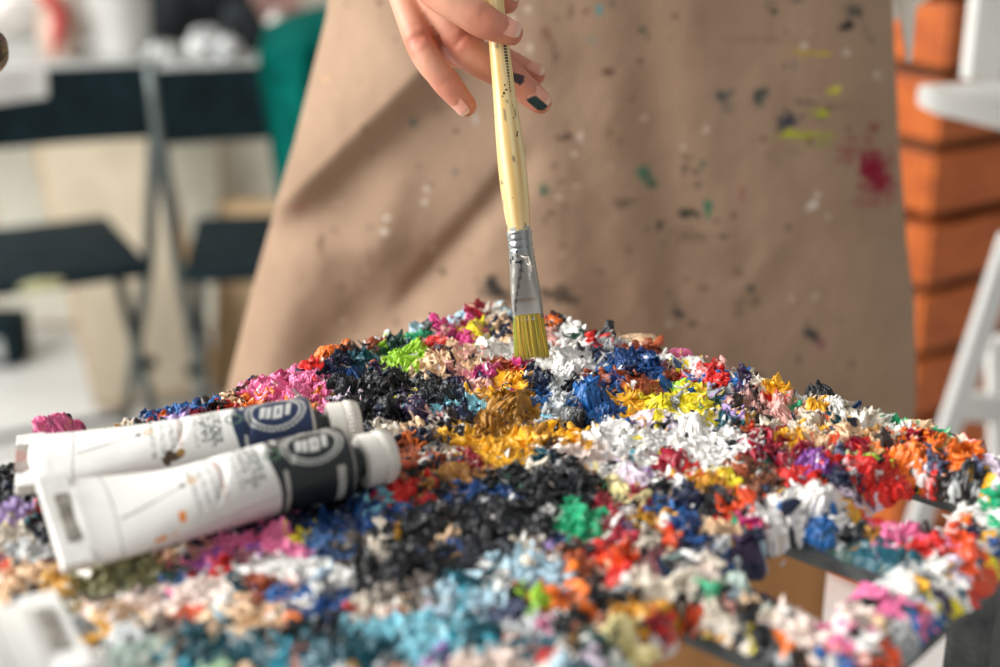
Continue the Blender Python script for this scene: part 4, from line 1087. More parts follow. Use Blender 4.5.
TIPS = {}
for k_, pts in FING.items():
    P = np.array([hp(*p) for p in pts]); R = np.array(RADS[k_])
    S = spline(np.concatenate([P, R[:, None]], 1), 46)
    Rr = S[:, 3].copy()
    tt = np.linspace(0, 4, 46)
    for j_, am in ((2, .06), (3, .045)):                                   # knuckles a little thicker
        Rr *= 1 + am * np.exp(-((tt - j_) / .22) ** 2)
    Rr *= 1 - .05 * np.exp(-((tt - 2.5) / .25) ** 2)
    blob_tube(S[:, :3], Rr)
    TIPS[k_] = (S[:, :3], Rr)
# palm: fans from the wrist to the knuckles
wrist = hp(300, -275, .068)
for k_, w_ in (('index', 0), ('middle', .3), ('ring', .6), ('little', 1)):
    mcp = hp(*FING[k_][1]); base = hp(*FING[k_][0])
    off = (hp(300 - 14 * w_, -275 + 18 * w_, .068 + .008 * w_))
    blob_tube(spline(np.array([off, base, mcp]), 16), np.linspace(.0155, .0090, 16))
blob_tube(spline(np.array([wrist, hp(365, -215, .055), hp(400, -190, .050), hp(455, -120, .046)]), 16), np.linspace(.015, .0135, 16))
for q in range(3):                                                          # webs between the fingers
    ks = ['index', 'middle', 'ring', 'little']
    a_, b_ = hp(*FING[ks[q]][1]), hp(*FING[ks[q + 1]][1])
    a2, b2 = hp(*FING[ks[q]][0]), hp(*FING[ks[q + 1]][0])
    blob_tube(np.array([(a_ + b_) / 2 * .35 + (a2 + b2) / 2 * .65, (a2 + b2) / 2]), [.0072, .0095])
# forearm, upper arm, shoulder
elbow = np.array([-.225, .86, 1.235]); shoulder = np.array([-.125, .945, 1.47])
arm = spline(np.array([wrist, wrist * .8 + elbow * .2, wrist * .35 + elbow * .65, elbow, elbow * .5 + shoulder * .5 + np.array([-.02, 0, 0]), shoulder]), 60)
blob_tube(arm, np.interp(np.linspace(0, 1, 60), [0, .1, .35, .55, .75, 1], [.0225, .023, .034, .038, .044, .052]), 30)
hm = raw_mesh('hand_src', np.concatenate(hand.V), np.concatenate(hand.Q), np.concatenate(hand.T))
ho = link('hand_src', hm)
md = ho.modifiers.new('r', 'REMESH'); md.mode = 'VOXEL'; md.voxel_size = .00095
ms = ho.modifiers.new('s', 'SMOOTH'); ms.factor = .5; ms.iterations = 7
dg = bpy.context.evaluated_depsgraph_get()
ev = ho.evaluated_get(dg); me = ev.to_mesh()
hv = np.empty(len(me.vertices) * 3, np.float32); me.vertices.foreach_get('co', hv); hv = hv.reshape(-1, 3).astype(float)
hn = np.empty(len(me.vertices) * 3, np.float32); me.vertices.foreach_get('normal', hn); hn = hn.reshape(-1, 3).astype(float)
hq = np.array([list(p.vertices) for p in me.polygons if len(p.vertices) == 4]); htri = [list(p.vertices) for p in me.polygons if len(p.vertices) == 3]
ev.to_mesh_clear(); bpy.data.objects.remove(ho)
# creases over the knuckles and joints, veins of colour
crease = np.zeros(len(hv)); red = np.zeros(len(hv))
for k_, (S, Rr) in TIPS.items():
    for j_, amp, wd in ((2, .00050, 1.0), (3, .00026, .7)):
        i0 = int(round(j_ / 4 * 45)); c = S[i0]; ax = S[i0 + 1] - S[i0 - 1]; ax /= np.linalg.norm(ax)
        dv = hv - c; al = dv @ ax; rad = np.linalg.norm(dv - al[:, None] * ax, axis=1)
        near = (np.abs(al) < .007) & (rad < Rr[i0] * 1.35)
        toward = np.clip(-(hn[:, 1]) * .9 + hn[:, 2] * .5, 0, 1)
        wob = (noise3(hv[:, 0] * 500, hv[:, 1] * 500, hv[:, 2] * 500, 4) - .5) * 1.6
        crease += near * toward * -amp * 1.25 * (.5 + .5 * np.cos(al / .0011 * wd + wob * 2)) * np.exp(-(al / .0042) ** 2)
        red += (rad < Rr[i0] * 1.35) * np.exp(-(al / .006) ** 2) * (.9 if j_ == 2 else .5)
    tipd = np.linalg.norm(hv - S[-1], axis=1)
    red += np.exp(-(tipd / .011) ** 2) * .9
hv = hv + hn * crease[:, None]
base_s, red_s = hx('d8a084'), hx('bb6c54')
red = np.clip(red, 0, 1) * .75 + .25 * fbm2(hv[:, 0] * 150, hv[:, 2] * 150 + hv[:, 1] * 90, 31)
hc = base_s[None] * (1 - red)[:, None] + red_s[None] * red[:, None]
hc *= (.95 + .1 * noise3(hv[:, 0] * 400, hv[:, 1] * 400, hv[:, 2] * 400, 9))[:, None]
mt = TIPS['middle'][0]
dd = np.linalg.norm(hv - (mt[36] + np.array([.001, -.0046, .0020])), axis=1) + .0022 * (noise3(hv[:, 0] * 500, hv[:, 1] * 500, hv[:, 2] * 500, 14) - .5)
hc[dd < .0026] = hx('3a2b30')                                              # a smudge of paint on the finger
# torso, hips and legs (under the clothes)
body = MB()
bx = .06
body.tube([(bx, .93, z) for z in (.80, .88, .96, 1.06, 1.16, 1.28, 1.38, 1.44, 1.47)], [.150, .158, .155, .136, .126, .142, .152, .128, .07], 36, squash=.68)
for sx in (-1, 1):
    body.tube([(bx + sx * .085, .93, .88), (bx + sx * .09, .93, .7), (bx + sx * .088, .92, .48), (bx + sx * .086, .93, .30), (bx + sx * .084, .945, .08), (bx + sx * .086, .93, .05)], [.085, .08, .055, .056, .036, .03], 24)
    body.tube([(bx + sx * .086, .97, .035), (bx + sx * .09, .90, .035), (bx + sx * .095, .80, .028)], [.03, .034, .03], 16, squash=.9)
larm = spline(np.array([[bx + .185, .945, 1.42], [bx + .235, .97, 1.2], [bx + .22, .99, 1.06], [bx + .12, 1.04, .98]]), 24)
body.tube(larm, np.linspace(.05, .026, 24), 20)
bv_, bq_, bt_ = np.concatenate(body.V), np.concatenate(body.Q), np.concatenate(body.T)
nh = len(hv)
bt_all = [np.asarray(bt_) + nh] + ([np.array(htri)] if htri else [])
bodyo = obj('body', np.concatenate([hv, bv_]), np.concatenate([hq, bq_ + nh]), np.concatenate(bt_all), M_SKIN, person, np.concatenate([hc, np.repeat(base_s[None], len(bv_), 0)]))


# fingernails
def nail(k_, facing, wdt, lng, back, col, tipcol, paint=None, lift=.0):
    S, Rr = TIPS[k_]
    c = S[-1]; ax = S[-1] - S[-4]; ax /= np.linalg.norm(ax)
    f = np.asarray(facing, float); f = f - ax * (f @ ax); f /= np.linalg.norm(f); s = np.cross(ax, f)
    nu, nv = 17, 21
    u = np.linspace(-1, 1, nu); v = np.linspace(0, 1, nv)
    U, Vv = np.meshgrid(u, v, indexing='ij')
    R = Rr[-1] * 1.0
    half = wdt / 2 * (1 - .55 * np.clip((.22 - Vv) / .22, 0, 1) ** 2) * (1 - .48 * np.clip((Vv - .7) / .3, 0, 1) ** 2)
    X = U * half
    curv = np.sqrt(np.maximum((R * 1.02) ** 2 - X ** 2 * .8, 1e-8))
    along = -back + Vv * lng
    dropt = np.clip(along, 0, 1) ** 2 / (2 * R) * 1.1
    P = c + ax * along[..., None] + s * X[..., None] + f * (curv + .0001 + lift - dropt)[..., None]
    cc = np.repeat(col[None, None], nu, 0).repeat(nv, 1).copy()
    tb = sstep(.72, .92, Vv)[..., None]; cc = cc * (1 - tb) + tipcol * tb
    if paint is not None:
        m_ = (Vv > .34 - .25 * U) & (U > .0)
        cc[m_] = paint
    P2 = P - f * .0006
    V = np.concatenate([P.reshape(-1, 3), P2.reshape(-1, 3)])
    q = grid_quads(nu, nv); n_ = nu * nv
    qs = [q, q[:, ::-1] + n_]
    bi = [i * nv for i in range(nu)] + [(nu - 1) * nv + j for j in range(1, nv)] + [i * nv + nv - 1 for i in range(nu - 2, -1, -1)] + [j for j in range(nv - 2, 0, -1)]
    bi = np.array(bi); b2 = np.roll(bi, -1)
    qs.append(np.stack([bi, bi + n_, b2 + n_, b2], 1))
    return obj('fingernail', V, np.concatenate(qs), None, M_NAIL, bodyo, np.concatenate([cc.reshape(-1, 3)] * 2))


pink_n, tip_n = hx('d99c86'), hx('e6bfaa')
nail('index', (.30, -.85, .45), .0066, .0088, .0060, pink_n, tip_n)
nail('little', (-.55, -.80, .1), .0054, .0076, .0052, pink_n, tip_n)
o = nail('middle', (.35, -.85, .1), .0076, .0090, .0058, pink_n, tip_n, paint=hx('12302e')); o['label'] = 'fingernail stained with dark green paint'
nail('ring', (.75, -.35, .5), .0070, .0080, .0054, pink_n, tip_n)
nail('thumb', (.3, -.2, .9), .0090, .0100, .0065, pink_n, tip_n)

# ---- clothes: shirt, trousers, apron
M_SHIRT = mat_noise('cream_shirt_cloth', 'eadfd2', 'f2e9dd', 60, 0.9, 0.0, 0.2, 400)
M_JEANS = mat_noise('blue_grey_denim', '39465a', '4a586c', 120, 0.9, 0.0, 0.2, 500)
sh_ = MB()
sh_.tube([(bx, .93, z) for z in (.925, .97, 1.06, 1.16, 1.28, 1.38, 1.45, 1.485)], [.184, .180, .158, .146, .160, .170, .142, .085], 48, squash=.68, cap=False)
sh_.tube(arm[14:], np.interp(np.linspace(0, 1, 46), [0, .3, .5, .75, 1], [.040, .046, .050, .056, .064]), 26, cap=False)
sh_.tube(larm, np.linspace(.063, .038, 24), 24, cap=False)
so = sh_.build('shirt', M_SHIRT, person, smooth=True)
m_ = so.modifiers.new('t', 'SOLIDIFY'); m_.thickness = .002
# a loose shirt hem hanging beside the apron, on the photograph's right
hem = MB()
nu, nv = 14, 24
U, Vv = np.meshgrid(np.linspace(0, 1, nu), np.linspace(0, 1, nv), indexing='ij')
top_l, top_r = at_y(886, -60, .815), at_y(921, -60, .85)
bot = at_y(907, 62, .825)
hx_ = top_l[None, None] * (1 - U)[..., None] + top_r[None, None] * U[..., None]
pos = hx_ * (1 - Vv)[..., None] + bot[None, None] * Vv[..., None]
pos[..., 1] += .008 * np.sin(U * 7) * (1 - Vv)
hem.add(pos.reshape(-1, 3), grid_quads(nu, nv))
ho_ = hem.build('shirt_tail', M_SHIRT, person, smooth=True)
m_ = ho_.modifiers.new('t', 'SOLIDIFY'); m_.thickness = .0025
tr = MB()
tr.tube([(bx, .93, z) for z in (.80, .86, .92, .98)], [.172, .178, .180, .172], 40, squash=.68)
for sx in (-1, 1):
    tr.tube([(bx + sx * .083, .93, .90), (bx + sx * .09, .93, .7), (bx + sx * .088, .92, .48), (bx + sx * .086, .93, .30), (bx + sx * .084, .945, .09)], [.094, .089, .067, .066, .054], 26)
tr.build('trousers', M_JEANS, person, smooth=True)
for sx in (-1, 1):
    MB().tube([(bx + sx * .086, .985, .034), (bx + sx * .088, .95, .048), (bx + sx * .09, .88, .045), (bx + sx * .095, .80, .034), (bx + sx * .096, .775, .026)], [.028, .039, .041, .036, .018], 18, squash=.82).build('shoe', M_BLACK, person, smooth=True)

# apron: a wide canvas sheet that hangs in front, its edges set by height
na_, nb_ = 430, 400
ze = np.array([1.17, 1.031, 1.016, .946, .885, .845, .78, .74, .715])
xl = np.array([-.112, -.0965, -.099, -.119, -.140, -.153, -.172, -.180, -.184])
xr = np.array([.2125, .2200, .2218, .2325, .2430, .2520, .2600, .262, .264])
zz = np.linspace(1.17, .715, nb_); uu = np.linspace(0, 1, na_)
Uu, Zz = np.meshgrid(uu, zz, indexing='ij')
XL = np.interp(-zz, -ze, xl)[None]; XR = np.interp(-zz, -ze, xr)[None]
Xx = XL + (XR - XL) * Uu
c_ = (Uu - .55) * 2
Yy = PY + .044 * np.abs(c_) ** 2.2 + .012 * (1.03 - Zz)
Xx = Xx * (PY + .044 * np.abs(c_) ** 2.2) / (PY + .030 * np.abs(c_) ** 2.4)
px_, py_, _ = to_px(Xx, Yy, Zz)


def seg(x0, y0, x1, y1, px_, py_):
    dx, dy = x1 - x0, y1 - y0; L = math.hypot(dx, dy)
    t = ((px_ - x0) * dx + (py_ - y0) * dy) / L ** 2
    d = ((px_ - x0) * dy - (py_ - y0) * dx) / L                 # + to the left of the stroke's direction on the picture
    return t, d


# a raised fold: the cloth left of it faces the light, right of it falls away
for (x0, y0, x1, y1, amp, w1, w2, fade) in ((424, 58, 292, 186, -.021, 120, 24, .32), (516, 172, 410, 300, .0062, 12, 17, .3), (440, 265, 330, 360, .010, 40, 44, .45), (300, 250, 262, 380, -.010, 60, 45, .5),
                                            (560, 150, 560, 330, -.004, 60, 90, .4), (400, 180, 372, 250, -.0035, 26, 22, .4), (850, -20, 868, 320, -.004, 50, 40, .4), (640, 60, 700, 280, .003, 60, 60, .4), (745, 290, 775, 250, -.0015, 14, 14, .5)):
    t, d = seg(x0, y0, x1, y1, px_, py_)
    along = sstep(-fade, .1, t) * sstep(1 + fade, .9, t)
    Yy = Yy + amp * along * np.where(d < 0, np.exp(-(d / w1) ** 2), np.exp(-(d / w2) ** 2))
Yy += .0030 * (fbm2(Xx * 16, Zz * 14, 101) - .5) + .0012 * (fbm2(Xx * 60, Zz * 50, 102) - .5) + .0012 * np.sin(Xx * 130 + Zz * 22) * sstep(.4, 1, 1 - np.abs(c_))
base_a = hx('a58b75')
Ca = np.repeat(base_a[None], Xx.size, 0).reshape(*Xx.shape, 3)
mo = fbm2(Xx * 25, Zz * 25, 105); mo2 = fbm2(Xx * 140, Zz * 140, 106)
Ca *= (.90 + .16 * mo + .06 * mo2)[..., None]
wash = sstep(.45, .75, fbm2(Xx * 14 + 3, Zz * 14, 107)) * sstep(520, 640, px_)
Ca = Ca * (1 - .22 * wash)[..., None] + hx('8a6f58')[None, None] * (.22 * wash)[..., None]
# px, py, half sizes, colour, strength, angle, raggedness
ST = """600 10 4 6 2fa0a8 .8;586 12 3 4 5a3a34 .6;592 40 5 4 5fa0a0 .35;643 31 4 3 24443c .7;648 37 3 5 1d3a36 .85;556 57 4 7 40352c .6;553 47 3 5 5a3a30 .5;612 5 4 8 3c5a54 .4
608 73 5 4 553226 .8;671 38 2 2 6a3a2c .5;633 100 4 3 5a3a2a .5;572 12 4 8 4a3a30 .4;545 35 6 8 6a3a30 .5;774 11 4 4 1f2f2e .85;770 5 6 5 3a4442 .5;795 0 9 3 2f3a38 .6
846 23 6 6 16262c .9;855 13 6 6 2c3c38 .8;848 8 9 6 2f4440 .5;864 28 3 7 2f3a36 .6;870 38 3 4 303432 .6;843 28 4 3 16262c .8
808 52 26 3 c2a22c .55;822 53 10 2 cdae2c .75;834 90 7 4 c9bd38 .9;836 87 4 3 d6d04a .8;765 40 40 3 5a4a38 .25;875 74 2 5 e0cdb8 .8;793 65 4 6 55606a .35
723 97 7 6 26404a .85;730 93 5 4 33504f .5;728 106 8 7 4a5a58 .4;757 96 6 8 26403f .8;765 93 5 6 2a4542 .7;760 103 5 5 35504a .5
790 118 12 8 25384a .85;783 124 7 8 22354a .7;805 102 9 4 333c44 .7;822 115 6 7 3a4a40 .6;815 112 12 6 9aa03a .5;824 112 7 5 b9bd38 .8;806 134 26 5 a8a838 .85;790 134 10 4 bcc23a .8;815 141 18 5 8f9448 .5;840 105 25 3 5f5a40 .3 
874 172 15 19 8a1f36 .95;868 163 12 16 8a1f36 .9;880 180 12 14 8f2a3a .8;852 150 16 5 8a2a3a .55;846 158 10 4 8a2f3c .5;872 128 7 7 7d2f38 .7;866 140 6 10 8a3a40 .45;889 160 4 14 8a3040 .5;870 200 14 10 93404a .45;890 195 6 14 9a4a50 .4;850 138 8 5 8a3a40 .4
817 195 3 4 e8dcd0 .9;812 204 5 4 e4d8cc .8;808 208 3 3 e2d6ca .7;743 197 3 10 9a5248 .5;702 165 4 5 2f6a58 .85;688 158 6 4 443a34 .7;685 170 4 6 453c35 .7;696 172 4 4 3a4440 .7;698 186 4 4 3c4a42 .6;687 188 3 3 444840 .6
643 172 6 6 1f7a62 .75;648 178 6 8 256a58 .75;653 186 5 6 2a604e .7;625 205 12 4 4a4438 .5;618 201 10 5 4a4438 .4;635 200 14 2 4a4a3c .5
689 215 11 5 20302c .9;709 212 4 10 1f7a5c .9;707 205 4 6 1f7a5c .7;735 215 3 3 252d2e .9;660 229 4 6 2c3230 .85;663 223 6 2 33383a .7;668 235 3 3 35383a .7;665 246 4 3 35423c .75;648 228 4 3 443c34 .6
700 236 28 2 4a4238 .7;690 241 20 5 554a3c .4;722 237 6 2 3a3834 .6;685 230 14 4 5a4e42 .35;740 273 8 8 5f5240 .55;752 289 5 4 2f3c3f .8;755 303 6 6 5a5040 .5;738 315 8 5 55402f .45;688 281 4 3 3f342c .7;702 289 9 3 3f342c .55;668 294 5 4 473c34 .4
677 313 4 3 333a48 .8;681 316 5 4 2e3438 .85;676 308 7 8 55504e .4;691 324 7 4 3c3836 .7;741 302 8 5 5a4a3c .35;808 332 7 5 1f3540 .9;815 338 5 7 2c3038 .75;820 342 4 7 7a3a52 .6;798 358 4 6 2f3238 .7;808 322 3 3 4a3a34 .6
563 253 2 3 d8c8b8 .6;600 270 4 4 4a4a44 .5;594 269 3 4 4c4a40 .5;545 291 5 5 282522 .8;556 293 10 8 2f2c2a .7;566 296 6 6 343230 .7;573 298 6 7 3a3634 .6;563 287 10 5 35322f .6;497 291 12 12 1f2428 .9;492 284 7 8 262a2c .8;481 292 4 6 2c2e2e .7;506 296 8 7 2a2a2a .7
545 190 5 5 1d5a48 .85;542 184 5 6 33604f .6;560 180 3 3 4a3a34 .5;550 211 4 3 3f342f .6;545 218 3 3 3a3430 .6;565 206 4 3 5a4a3c .5;553 165 5 5 5a3d30 .6;562 137 9 4 45302b .85;566 136 7 4 3a2826 .7;579 136 3 5 d8c8b8 .75;574 153 4 3 dccbb8 .75;611 166 4 2 c9ab92 .7;562 186 3 2 d6c4b0 .6;577 185 4 2 d6c4b0 .6;583 143 4 5 b9a898 .5
620 141 5 4 4a4634 .5;610 132 6 4 5a4c3c .4;770 155 6 2 5a6048 .4;795 152 10 4 6a6a50 .3;475 118 3 5 c8c4c4 .7;414 122 4 5 3f6a62 .7;412 118 2 4 35605a .5;456 131 3 3 4a2a22 .85;455 172 3 4 2f5560 .75;427 188 4 3 e4dccf .8;425 202 3 4 e4dccf .75;385 232 5 4 e9dfd2 .9;387 216 5 3 e4d8ca .8;370 225 2 3 4a4448 .7
438 107 6 6 7a6654 .4;470 255 3 3 5a5a34 .55;441 277 3 4 4a5a3c .7;430 275 2 4 4f5a3c .6;335 228 3 4 4a2f2a .7;322 243 4 10 6a4a3a .4;370 255 3 8 5a4438 .4;345 150 6 3 a08468 .3;299 204 5 3 b05a6a .8;303 202 4 3 a85a6a .6;322 240 3 5 4a3d36 .6;330 75 5 4 c9a078 .5;340 90 3 3 b89878 .4;366 273 2 3 cfb8a0 .6
600 215 90 30 8a7460 .18;690 250 60 30 84705c .2;740 150 80 30 8f7c66 .12;650 120 60 50 84684f .18;560 60 50 60 7d6552 .25;540 120 30 60 846b56 .2"""
for tok in ST.replace('\n', ';').split(';'):
    f = tok.split()
    if len(f) < 6: continue
    x, y, rx, ry = map(float, f[:4]); kk = float(f[5])
    big = rx > 28
    w_ = (fbm2(Xx * (40 if big else 260) + x, Zz * (40 if big else 260) + y, 111) - .5) * (1.2 if big else 1.5)
    d = np.hypot((px_ - x) / (rx * 1.1), (py_ - y) / (ry * 1.1)) + w_
    a_ = sstep(1.15, .35, d) * kk * (1 if big else sstep(.15, .45, mo2 + .12))
    Ca = Ca * (1 - a_)[..., None] + hx(f[4])[None, None] * a_[..., None]
# countless faint specks
sp_r, ox, oy, _ = worley(Xx * 75, Zz * 75, 131)
spk = (sp_r[0] > .80) & (np.hypot(ox, oy) < .05 + .13 * sp_r[1]) & (px_ > 330)
spc = np.where((sp_r[2] > .72)[..., None], hx('d8c8b6')[None, None], hx('4f3b2f')[None, None])
Ca = np.where(spk[..., None], Ca * .45 + spc * .55, Ca)
V = np.stack([Xx, Yy, Zz], -1).reshape(-1, 3)
V2 = V + np.array([0, .0014, 0])
q = grid_quads(na_, nb_)
n_ = na_ * nb_
bi = np.array([i * nb_ for i in range(na_)] + [(na_ - 1) * nb_ + j for j in range(1, nb_)] + [i * nb_ + nb_ - 1 for i in range(na_ - 2, -1, -1)] + [j for j in range(nb_ - 2, 0, -1)])
b2 = np.roll(bi, -1)
qs = np.concatenate([q[:, ::-1], q + n_, np.stack([bi, b2, b2 + n_, bi + n_], 1)])
apron = obj('apron', np.concatenate([V, V2]), qs, None, M_APRON, person, np.concatenate([Ca.reshape(-1, 3)] * 2))
apron['label'] = 'tan canvas apron spotted with paint stains'
# ------------------------------------------------------------------ the room
M_FLOOR = mat_noise('pale_floor', 'd6d5d0', 'e2e1dd', 6, 0.5, 0.0, 0.05, 40)
M_WALL = mat_noise('cream_wall', 'd8d4c8', 'e2dfd5', 5, 0.85, 0.0, 0.05, 60)
fl = MB().box((0.2, 1.6, -.02), (14.0, 8.0, .04)).build('floor', M_FLOOR); tag(fl, 'pale studio floor', kind='structure')
wb = MB().box((0.2, 3.75, 1.4), (14.0, .1, 2.8)).build('wall_back', M_WALL); tag(wb, 'cream studio wall behind the work table', kind='structure')

# ---- folding chairs
def folding_chair(loc, rz, label):
    """seat back is the near side (local -y)"""
    root = empty('folding_chair', (0, 0, 0), label, 'chair', 'black folding chairs at the work table')
    m = MB()
    nx, nz = 20, 8
    xs = np.linspace(-.205, .205, nx)
    for s_, th in ((1, 0), (-1, .010)):
        pass
    U, W = np.meshgrid(xs, np.linspace(.672, .785, nz), indexing='ij')
    bow = -.20 - .030 + .045 * (1 - (U / .205) ** 2) * -1 * -.6
    front = np.stack([U, bow - (W - .672) * .12, W], -1).reshape(-1, 3); back = front + np.array([0, .012, 0])
    q = grid_quads(nx, nz); n_ = nx * nz
    bi = np.array([i * nz for i in range(nx)] + [(nx - 1) * nz + j for j in range(1, nz)] + [i * nz + nz - 1 for i in range(nx - 2, -1, -1)] + [j for j in range(nz - 2, 0, -1)])
    b2 = np.roll(bi, -1)
    m.add(np.concatenate([front, back]), np.concatenate([q, q[:, ::-1] + n_, np.stack([bi, bi + n_, b2 + n_, b2], 1)]))
    m.build('backrest', M_BLACK, root)
    MB().box((0, 0, .443), (.40, .345, .022), None, .008).build('seat', M_BLACK, root, smooth=True, angle=40)
    for sx in (-1, 1):
        MB().tube([(sx * .214, -.232, .79), (sx * .214, -.215, .70), (sx * .213, -.10, .45), (sx * .213, .25, .012)], .0105, 12).build('back_post', M_STEEL, root, smooth=True)
        MB().tube([(sx * .196, .165, .432), (sx * .196, .10, .36), (sx * .196, -.235, .012)], .0105, 12).build('leg', M_STEEL, root, smooth=True)
        MB().tube([(sx * .188, -.035, .232), (sx * .222, -.035, .232)], .010, 12).build('pivot', M_BLACK, root, smooth=True)
    MB().tube([(-.213, .23, .03), (.213, .23, .03)], .008, 10).build('stretcher', M_STEEL, root, smooth=True)
    MB().tube([(-.196, -.215, .035), (.196, -.215, .035)], .008, 10).build('stretcher', M_STEEL, root, smooth=True)
    root.location = loc; root.rotation_euler.z = rz
    return root


def copy_tree(o, parent=None):
    c = o.copy(); COL.objects.link(c); c.parent = parent
    for ch in list(o.children): copy_tree(ch, c)
    return c


ch1 = folding_chair((-.822, 2.222, 0), math.radians(27), 'black folding chair at the left edge, a yellowish smear on the rim of its seat')
ch2 = copy_tree(ch1)
ch2.location = (-.333, 2.314, 0); ch2.rotation_euler.z = math.radians(8)
ch2['label'] = 'black folding chair next to the apron with a green cloth hung over its back'
sm = MB()
D_, T_ = ico(3)
sm.add(D_ * np.array([.036, .004, .009]) * (1 + .3 * (noise3(*(D_.T * 2 + 4), 5) - .5))[:, None] + np.array([-.005 + .03, -.174, .444]), T=T_)
sx_ = sm.build('paint_smear', mat_noise('pale_yellow_smear', 'a8a878', 'c9c79a', 60, .6), None, smooth=True); sx_.parent = ch1

# ---- green cloth over the second chair
nu, nv = 70, 90
U, Vv = np.meshgrid(np.linspace(0, 1, nu), np.linspace(0, 1, nv), indexing='ij')
zt = .842 + .026 * np.sin(U * 3.1); zb = .50 + .05 * U
x0 = -.352 + (U * .24); Zc = zt * (1 - Vv) + zb * Vv
xx = x0 + .035 * Vv * (1 - U)
yy = 2.015 - .05 * np.sin(Vv * 1.5) + .016 * np.sin(U * 17 + Vv * 1.5) * (.4 + Vv) + .010 * np.sin(U * 37 + 1) * Vv
yy = yy + .10 * np.clip(1 - Vv * 9, 0, 1) ** 1.5
f_ = np.stack([xx, yy, Zc + 0 * xx], -1).reshape(-1, 3)
U2 = np.stack([xx, yy + .22 * 0 + .012 + .20 * np.clip(1 - Vv * 9, 0, 1) ** 1.5, Zc - .012], -1).reshape(-1, 3)
q = grid_quads(nu, nv); n_ = nu * nv
bi = np.array([i * nv for i in range(nu)] + [(nu - 1) * nv + j for j in range(1, nv)] + [i * nv + nv - 1 for i in range(nu - 2, -1, -1)] + [j for j in range(nv - 2, 0, -1)]); b2 = np.roll(bi, -1)
M_TEAL = mat_noise('deep_green_cloth', '00423c', '00574e', 40, .9, 0, .2, 300, spec=.05)
gc = obj('green_cloth', np.concatenate([f_, U2]), np.concatenate([q[:, ::-1], q + n_, np.stack([bi, b2, b2 + n_, bi + n_], 1)]), None, M_TEAL)
tag(gc, 'deep green cloth hanging in folds over the chair back next to the apron', 'cloth')

# ---- white sheet hung over the first chair's back
ws = MB()
nu, nv = 16, 16
p0, p1 = at_y(-70, 72, 1.90), at_y(48, 70, 2.02)
U, Vv = np.meshgrid(np.linspace(0, 1, nu), np.linspace(0, 1, nv), indexing='ij')
top_ = p0 * (1 - U)[..., None] + p1 * U[..., None]
pos = top_.copy(); pos[..., 2] = .800 - .045 * Vv; pos[..., 1] += -.012 - .010 * Vv + .003 * np.sin(U * 9)
a_ = pos.reshape(-1, 3)
# ---- work table behind the chairs
M_TTOP = mat_noise('grey_table_top', '9c9f9c', 'b4b6b2', 20, .5, 0, .1, 100)
wtb = empty('work_table', (-.55, 3.05, 0), 'grey-topped work table cluttered with materials behind the folding chairs', 'table')
MB().box((-.55, 3.05, .680), (2.5, .74, .028), None, .004).build('tabletop', M_TTOP, wtb)
for sx in (-1, 1):
    for sy in (-1, 1):
        MB().box((-.55 + sx * 1.18, 3.05 + sy * .32, .333), (.045, .045, .666), None, .003).build('leg', M_STEEL, wtb)
TT = .694


def lump(name, c, s, mat, label, cat, seed, amp=.5, freq=1.6, sub=5, group=None):
    D, T = ico(sub)
    o = RNG.uniform(0, 30, 3) + seed
    r = 1 + amp * (ridged3(*(D.T * freq + o[:, None]), seed, 3) - .5)
    V = D * r[:, None] * np.asarray(s); zmin = -np.asarray(s)[2] * .6
    V[:, 2] = np.maximum(V[:, 2], zmin)
    V = V + np.array([c[0], c[1], c[2] - zmin])
    return tag(obj(name, V, None, T, mat), label, cat, group)


M_BAG = mat_noise('clear_pale_plastic', 'c9c2ba', 'e3ddd6', 30, .25, 0, .2, 90)
M_REDB = mat_noise('red_plastic', 'c8453f', 'd8625a', 30, .35)
M_PINKB = mat_noise('pink_cloth', 'd7a39b', 'e3b9b0', 30, .8)
M_BROWNB = mat_noise('brown_print_plastic', 'a58a78', 'c9b3a3', 20, .35)
M_SILVER = mat_noise('crumpled_foil', 'a7abab', 'd5d6d4', 40, .25, .6, .4, 120)
M_BLKC = mat_noise('black_cloth', '0c1518', '172226', 50, .85, 0, .2, 200)
lump('plastic_bag', (*at_y(28, 40, 3.12)[:2], TT), (.15, .085, .12), M_BAG, 'pale crumpled plastic bag on the work table, left of the white bucket', 'bag', 3)
lump('plastic_bag', (*at_y(60, 40, 2.80)[:2], TT), (.040, .04, .075), M_BROWNB, 'brownish crumpled bag pressed against the white bucket', 'bag', 4)
rb = MB()
a0, a1 = at_y(36, -14, 2.72), at_y(60, 12, 2.715)
rb.tube(spline(np.array([a0, a0 * .5 + a1 * .5 + np.array([0, -.01, .012]), a1, a1 + np.array([-.004, .0, -.03]), np.array([a1[0] - .02, a1[1] - .004, TT + .012])]), 24), np.interp(np.linspace(0, 1, 24), [0, .3, .8, 1], [.012, .024, .022, .006]), 16, squash=.6)
tag(rb.build('red_strap', M_REDB, None, smooth=True), 'red plastic strap arching in front of the brownish bag on the work table', 'strap')
